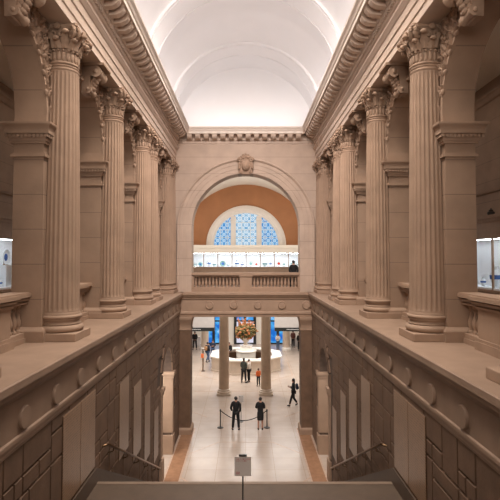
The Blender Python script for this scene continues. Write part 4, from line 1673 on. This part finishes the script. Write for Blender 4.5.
root = thing('notice_stand', 'small grey notice on a thin stand beside the guard in trousers', 'sign', (-.26, 27.4, 0))
b = MB(); b.lathe([(.13, 0), (.13, .015), (.02, .03)], seg=20); b.build('base', M_steel, root, smooth=40)
b = MB(); b.lathe([(.012, .02), (.012, 1.2)], seg=10); b.build('pole', M_steel, root, smooth=40)
b = MB(); b.cbox(-.13, .13, -.03, -.012, 1.08, 1.44, .003); b.build('board', M_panelg, root)

root = thing('barrier_stand', 'thin grey stanchion with an orange tag left of the desk', 'barrier post', (-3.45, 39.6, 0))
b = MB(); b.lathe([(.19, 0), (.19, .02), (.05, .05)], seg=20); b.build('base', M_brown, root, smooth=40)
b = MB(); b.lathe([(.05, .04), (.05, 1.75)], seg=12); b.build('pole', M_brass, root, smooth=40)
b = MB(); b.cbox(-.16, .06, -.08, .03, 1.05, 1.38, .02); b.build('tag', M_orangec, root)


# ------------------------------------------------------------------ people
def skin_mesh(name, verts, edges, radii, m, parent, root_i=0, sub=2):
    me = bpy.data.meshes.new(name)
    me.from_pydata([tuple(v) for v in verts], edges, [])
    o = bpy.data.objects.new(name, me)
    COL.objects.link(o)
    mod = o.modifiers.new('skin', 'SKIN')
    mod.use_smooth_shade = True
    for i, r in enumerate(radii):
        d = me.skin_vertices[0].data[i]
        d.radius = r if isinstance(r, tuple) else (r, r)
        d.use_root = (i == root_i)
    ss = o.modifiers.new('sub', 'SUBSURF')
    ss.levels = ss.render_levels = sub
    dg = bpy.context.evaluated_depsgraph_get()
    out = bpy.data.meshes.new_from_object(o.evaluated_get(dg))
    bpy.data.objects.remove(o)
    bpy.data.meshes.remove(me)
    out.materials.clear()
    out.materials.append(m)
    out.shade_smooth()
    ob = bpy.data.objects.new(name, out)
    COL.objects.link(ob)
    ob.parent = parent
    return ob


def person(label, loc, rz, H=1.72, arms=None, legs=None, top=M_black, bottom=M_black, skin=M_skin, hair=M_hair, skirt=False, long_hair=False, hat=False, bag=None, lean=0.0, group=None, holds=None, scale=1.0):
    # the figure faces +y in its own space
    root = thing('person', label, 'person', loc, rz, group)
    h = H
    V = lambda x, y, z: Vector((x * h, y * h + lean * z * h, z * h))
    L_ = legs or {}
    A_ = arms or {}
    J = {'pelvis': V(0, 0, .53), 'waist': V(0, 0, .61), 'chest': V(0, .005, .72), 'nb': V(0, -.005, .82), 'neck': V(0, .004, .855), 'head': V(0, .014, .905), 'crown': V(0, .008, .955)}
    for k, sx in (('L', -1), ('R', 1)):
        J['sh' + k] = V(sx * .098, -.004, .805)
        e, wv, pm = A_.get(k, ((.125, -.01, .64), (.13, .03, .50), (.128, .045, .455)))
        J['el' + k], J['wr' + k], J['pa' + k] = V(sx * e[0], e[1], e[2]), V(sx * wv[0], wv[1], wv[2]), V(sx * pm[0], pm[1], pm[2])
        hp, kn, an, to = L_.get(k, ((.052, 0, .515), (.058, .01, .285), (.06, -.005, .045), (.072, .075, .018)))
        J['hip' + k], J['kn' + k], J['an' + k], J['to' + k] = [V(sx * q[0], q[1], q[2]) for q in (hp, kn, an, to)]

    def graph(spec):
        names, vs, rs, es = {}, [], [], []
        for n, par, pos, r in spec:
            names[n] = len(vs)
            vs.append(pos)
            rs.append(tuple(x * h for x in r) if isinstance(r, tuple) else r * h)
            if par is not None:
                es.append((names[par], names[n]))
        return vs, es, rs
    spec = [('pelvis', None, J['pelvis'], (.078, .055)), ('waist', 'pelvis', J['waist'], (.068, .050)), ('chest', 'waist', J['chest'], (.082, .058)), ('nb', 'chest', J['nb'], (.045, .040)),
            ('neck', 'nb', J['neck'], .030), ('head', 'neck', J['head'], (.043, .052)), ('crown', 'head', J['crown'], (.038, .046))]
    spec += [('nose', 'head', J['head'] + V(0, .062, .0) - V(0, 0, 0) if False else J['head'] + Vector((0, .060 * h, 0)), .009)]
    for k, sx in (('L', -1), ('R', 1)):
        spec += [('sh' + k, 'nb', J['sh' + k], .036), ('el' + k, 'sh' + k, J['el' + k], .024), ('wr' + k, 'el' + k, J['wr' + k], .016), ('pa' + k, 'wr' + k, J['pa' + k], (.017, .012))]
        d = (J['pa' + k] - J['wr' + k]).normalized()
        side = Vector((0, 1, 0)) - d * d.y
        if side.length < .1:
            side = Vector((0, 0, 1))
        side.normalize()
        curl = d.cross(side) * (-sx)
        for fi, (off_, ln) in enumerate(((.014, .036), (.005, .042), (-.005, .039), (-.013, .030))):
            p1 = J['pa' + k] + side * off_ * h + d * .018 * h
            p2 = p1 + d * ln * .5 * h + curl * .004 * h
            p3 = p2 + d * ln * .45 * h + curl * .010 * h
            spec += [('f%d%sa' % (fi, k), 'pa' + k, p1, .0055), ('f%d%sb' % (fi, k), 'f%d%sa' % (fi, k), p2, .005), ('f%d%sc' % (fi, k), 'f%d%sb' % (fi, k), p3, .004)]
        t1 = J['pa' + k] + side * .022 * h - d * .004 * h
        spec += [('t%sa' % k, 'pa' + k, t1, .006), ('t%sb' % k, 't%sa' % k, t1 + (side * .008 + d * .020) * h, .0048)]
        spec += [('hip' + k, 'pelvis', J['hip' + k], .050), ('kn' + k, 'hip' + k, J['kn' + k], .034), ('an' + k, 'kn' + k, J['an' + k], .021), ('to' + k, 'an' + k, J['to' + k], .017)]
    vs, es, rs = graph(spec)
    skin_mesh('body', vs, es, rs, skin, root, sub=1)
    # top
    spec = [('pelvis', None, J['pelvis'] - Vector((0, 0, .01 * h)), (.100, .074)), ('waist', 'pelvis', J['waist'], (.092, .068)), ('chest', 'waist', J['chest'], (.108, .076)), ('nb', 'chest', J['nb'] + Vector((0, 0, .014 * h)), (.046, .043))]
    for k in 'LR':
        cuff = J['el' + k].lerp(J['wr' + k], .9)
        spec += [('sh' + k, 'nb', J['sh' + k], .050), ('el' + k, 'sh' + k, J['el' + k], .039), ('cu' + k, 'el' + k, cuff, .030)]
    vs, es, rs = graph(spec)
    skin_mesh('jacket', vs, es, rs, top, root, sub=1)
    # bottom
    if skirt:
        b = MB()
        rings = []
        for z, rx, ry in ((.60, .076, .060), (.52, .098, .078), (.42, .104, .082), (.32, .098, .080), (.30, .092, .074)):
            rings.append([(rx * h * math.cos(2 * PI * i / 24), ry * h * math.sin(2 * PI * i / 24) + lean * z * h, z * h) for i in range(24)])
        b.loft(rings)
        b.build('skirt', bottom, root, smooth=60)
    else:
        spec = [('pelvis', None, J['pelvis'], (.084, .064))]
        for k in 'LR':
            spec += [('hip' + k, 'pelvis', J['hip' + k], .062), ('kn' + k, 'hip' + k, J['kn' + k], .048), ('an' + k, 'kn' + k, J['an' + k] + Vector((0, 0, .012 * h)), .037)]
        vs, es, rs = graph(spec)
        skin_mesh('trousers', vs, es, rs, bottom, root, sub=1)
    for k in 'LR':
        an, to = J['an' + k], J['to' + k]
        d = (to - an)
        b = MB()
        dd = Vector((d.x, d.y, 0)).normalized()
        heel = an - dd * .022 * h
        b.tube([heel + Vector((0, 0, -.022 * h)), an + Vector((0, 0, -.018 * h)), an.lerp(to, .6) + Vector((0, 0, -.002 * h)), to + dd * .02 * h], [.022 * h, .030 * h, .028 * h, .016 * h], 10)
        b.build('shoe', M_shoe, root, smooth=60)
    # hair
    b = MB()
    hc = (J['head'] + J['crown']) / 2
    b.blob(hc + Vector((0, -.010 * h, .010 * h)), (.052 * h, .056 * h, .055 * h), 16, 11)
    if long_hair:
        b.blob(hc + Vector((0, -.038 * h, -.045 * h)), (.050 * h, .032 * h, .085 * h), 14, 9)
    b.build('hair', hair, root, smooth=60)
    b = MB()
    for sx in (-1, 1):
        b.blob(J['head'] + Vector((sx * .019 * h, .050 * h, .012 * h)), (.006 * h, .005 * h, .004 * h), 8, 6)
    b.build('eyes', M_eye, root, smooth=60)
    b = MB(); b.blob(J['head'] + Vector((0, .050 * h, -.026 * h)), (.015 * h, .005 * h, .004 * h), 8, 6)
    b.build('mouth', M_red, root, smooth=60)
    if bag:
        b = MB()
        b.cbox(-.085 * h, .085 * h, -.165 * h, -.075 * h, .60 * h, .80 * h, .02 * h)
        b.cbox(-.06 * h, .06 * h, -.19 * h, -.16 * h, .62 * h, .71 * h, .012 * h)
        bg = b.build('backpack', bag, root, smooth=60)
    return root


IN = {'L': ((.125, .0, .65), (.07, .075, .545), (.03, .095, .53)), 'R': ((.125, .0, .65), (.07, .075, .545), (.035, .10, .545))}
POCKET = {'L': ((.150, -.035, .655), (.105, .045, .545), (.075, .07, .53)), 'R': ((.135, -.03, .65), (.115, .02, .52), (.105, .04, .475))}
BACK = {'L': ((.14, -.045, .655), (.07, -.085, .555), (.035, -.095, .54)), 'R': ((.14, -.045, .655), (.07, -.085, .55), (.03, -.1, .535))}
FOLD = {'L': ((.135, .0, .665), (.05, .10, .67), (.0, .11, .675)), 'R': ((.135, .0, .665), (.05, .09, .65), (.01, .11, .655))}
APART = {'L': ((.055, 0, .515), (.075, .01, .285), (.092, -.005, .045), (.115, .07, .018)), 'R': ((.055, 0, .515), (.075, .01, .285), (.092, -.005, .045), (.115, .07, .018))}
STRIDE = {'L': ((.05, 0, .515), (.052, .09, .30), (.05, .15, .05), (.05, .225, .03)), 'R': ((.05, 0, .515), (.052, .0, .285), (.05, -.135, .085), (.05, -.085, .02))}
PHONE = {'L': ((.115, .02, .655), (.06, .14, .68), (.045, .17, .70)), 'R': ((.115, .02, .655), (.06, .13, .67), (.05, .165, .685))}

person('security guard in a dark suit and trousers standing with legs apart at the rope', (-.52, 26.1, 0), 0.0, 1.76, POCKET, APART)
person('security guard in a dark jacket and knee length skirt with arms folded at the rope', (.77, 26.15, 0), 0.0, 1.70, FOLD, None, skirt=True, skin=M_skin)
p = person('woman in dark clothes striding past the right pier while looking at a phone', (2.92, 30.3, 0), PI / 2, 1.68, PHONE, STRIDE, top=M_char, bottom=M_black, long_hair=True, hair=M_hair, bag=M_navy)
ph = thing('smartphone', 'phone held up by the walking woman near the right pier', 'phone', (2.64, 30.3, 1.205))
b = MB(); b.cbox(-.006, .006, -.036, .036, -.07, .07, .003); b.build('case', M_eye, ph)
b = MB(); b.box(.006, .007, -.032, .032, -.064, .064); b.build('screen', M_panelg, ph)
person('man in olive grey coat standing before the front of the desk', (-.16, 35.9, 0), -.5, 1.80, IN, APART, top=M_olive, bottom=M_char, skin=M_skin2)
person('woman in a white top and black leggings beside the man before the desk', (.22, 36.1, 0), 1.2, 1.68, PHONE, None, top=M_whitec, bottom=M_black, hair=M_hair)
person('child in an orange jacket half hidden by the right round column', (.88, 34.9, 0), .3, 1.28, IN, None, top=M_orangec, bottom=M_char, hair=M_hair2)
person('visitor in dark coat with a tan backpack left of the desk', (-3.35, 42.9, 0), -.7, 1.76, IN, STRIDE, top=M_char, bottom=M_denim, bag=M_tan)
person('visitor in navy coat behind the backpacker near the blue window', (-3.0, 44.5, 0), PI, 1.72, FOLD, None, top=M_navy, bottom=M_denim)
person('attendant in black standing inside the far side of the desk', (-1.45, 42.6, .06), PI, 1.74, IN, None, top=M_black, bottom=M_black, hair=M_hair2)
person('guard in black standing behind the left entrance board', (-5.08, 48.9, 0), PI, 1.80, IN, APART, top=M_black, bottom=M_black)
person('visitor in charcoal beside the left pier, next to the guard in black', (-5.75, 49.4, 0), PI, 1.70, IN, None, top=M_char, bottom=M_char)
person('guard in black standing behind the right entrance board by the pier', (5.2, 48.2, 0), PI, 1.76, IN, None, top=M_black, bottom=M_black)
person('visitor in white top between blue window and right pillar', (3.12, 48.4, 0), 2.6, 1.66, FOLD, None, top=M_whitec, bottom=M_denim, hair=M_hair2)
person('visitor in dark red brown coat right of the pillar behind the entrance board', (4.75, 50.0, 0), PI, 1.72, IN, None, top=mat('maroon_cloth', (0.12, 0.04, 0.03), .85, .2, 12), bottom=M_char)
person('person in black standing on the balcony behind the balustrade, back turned', (2.60, 26.75, Z2), 0, 1.66, BACK, APART, top=M_black, bottom=M_black, hair=M_hair)
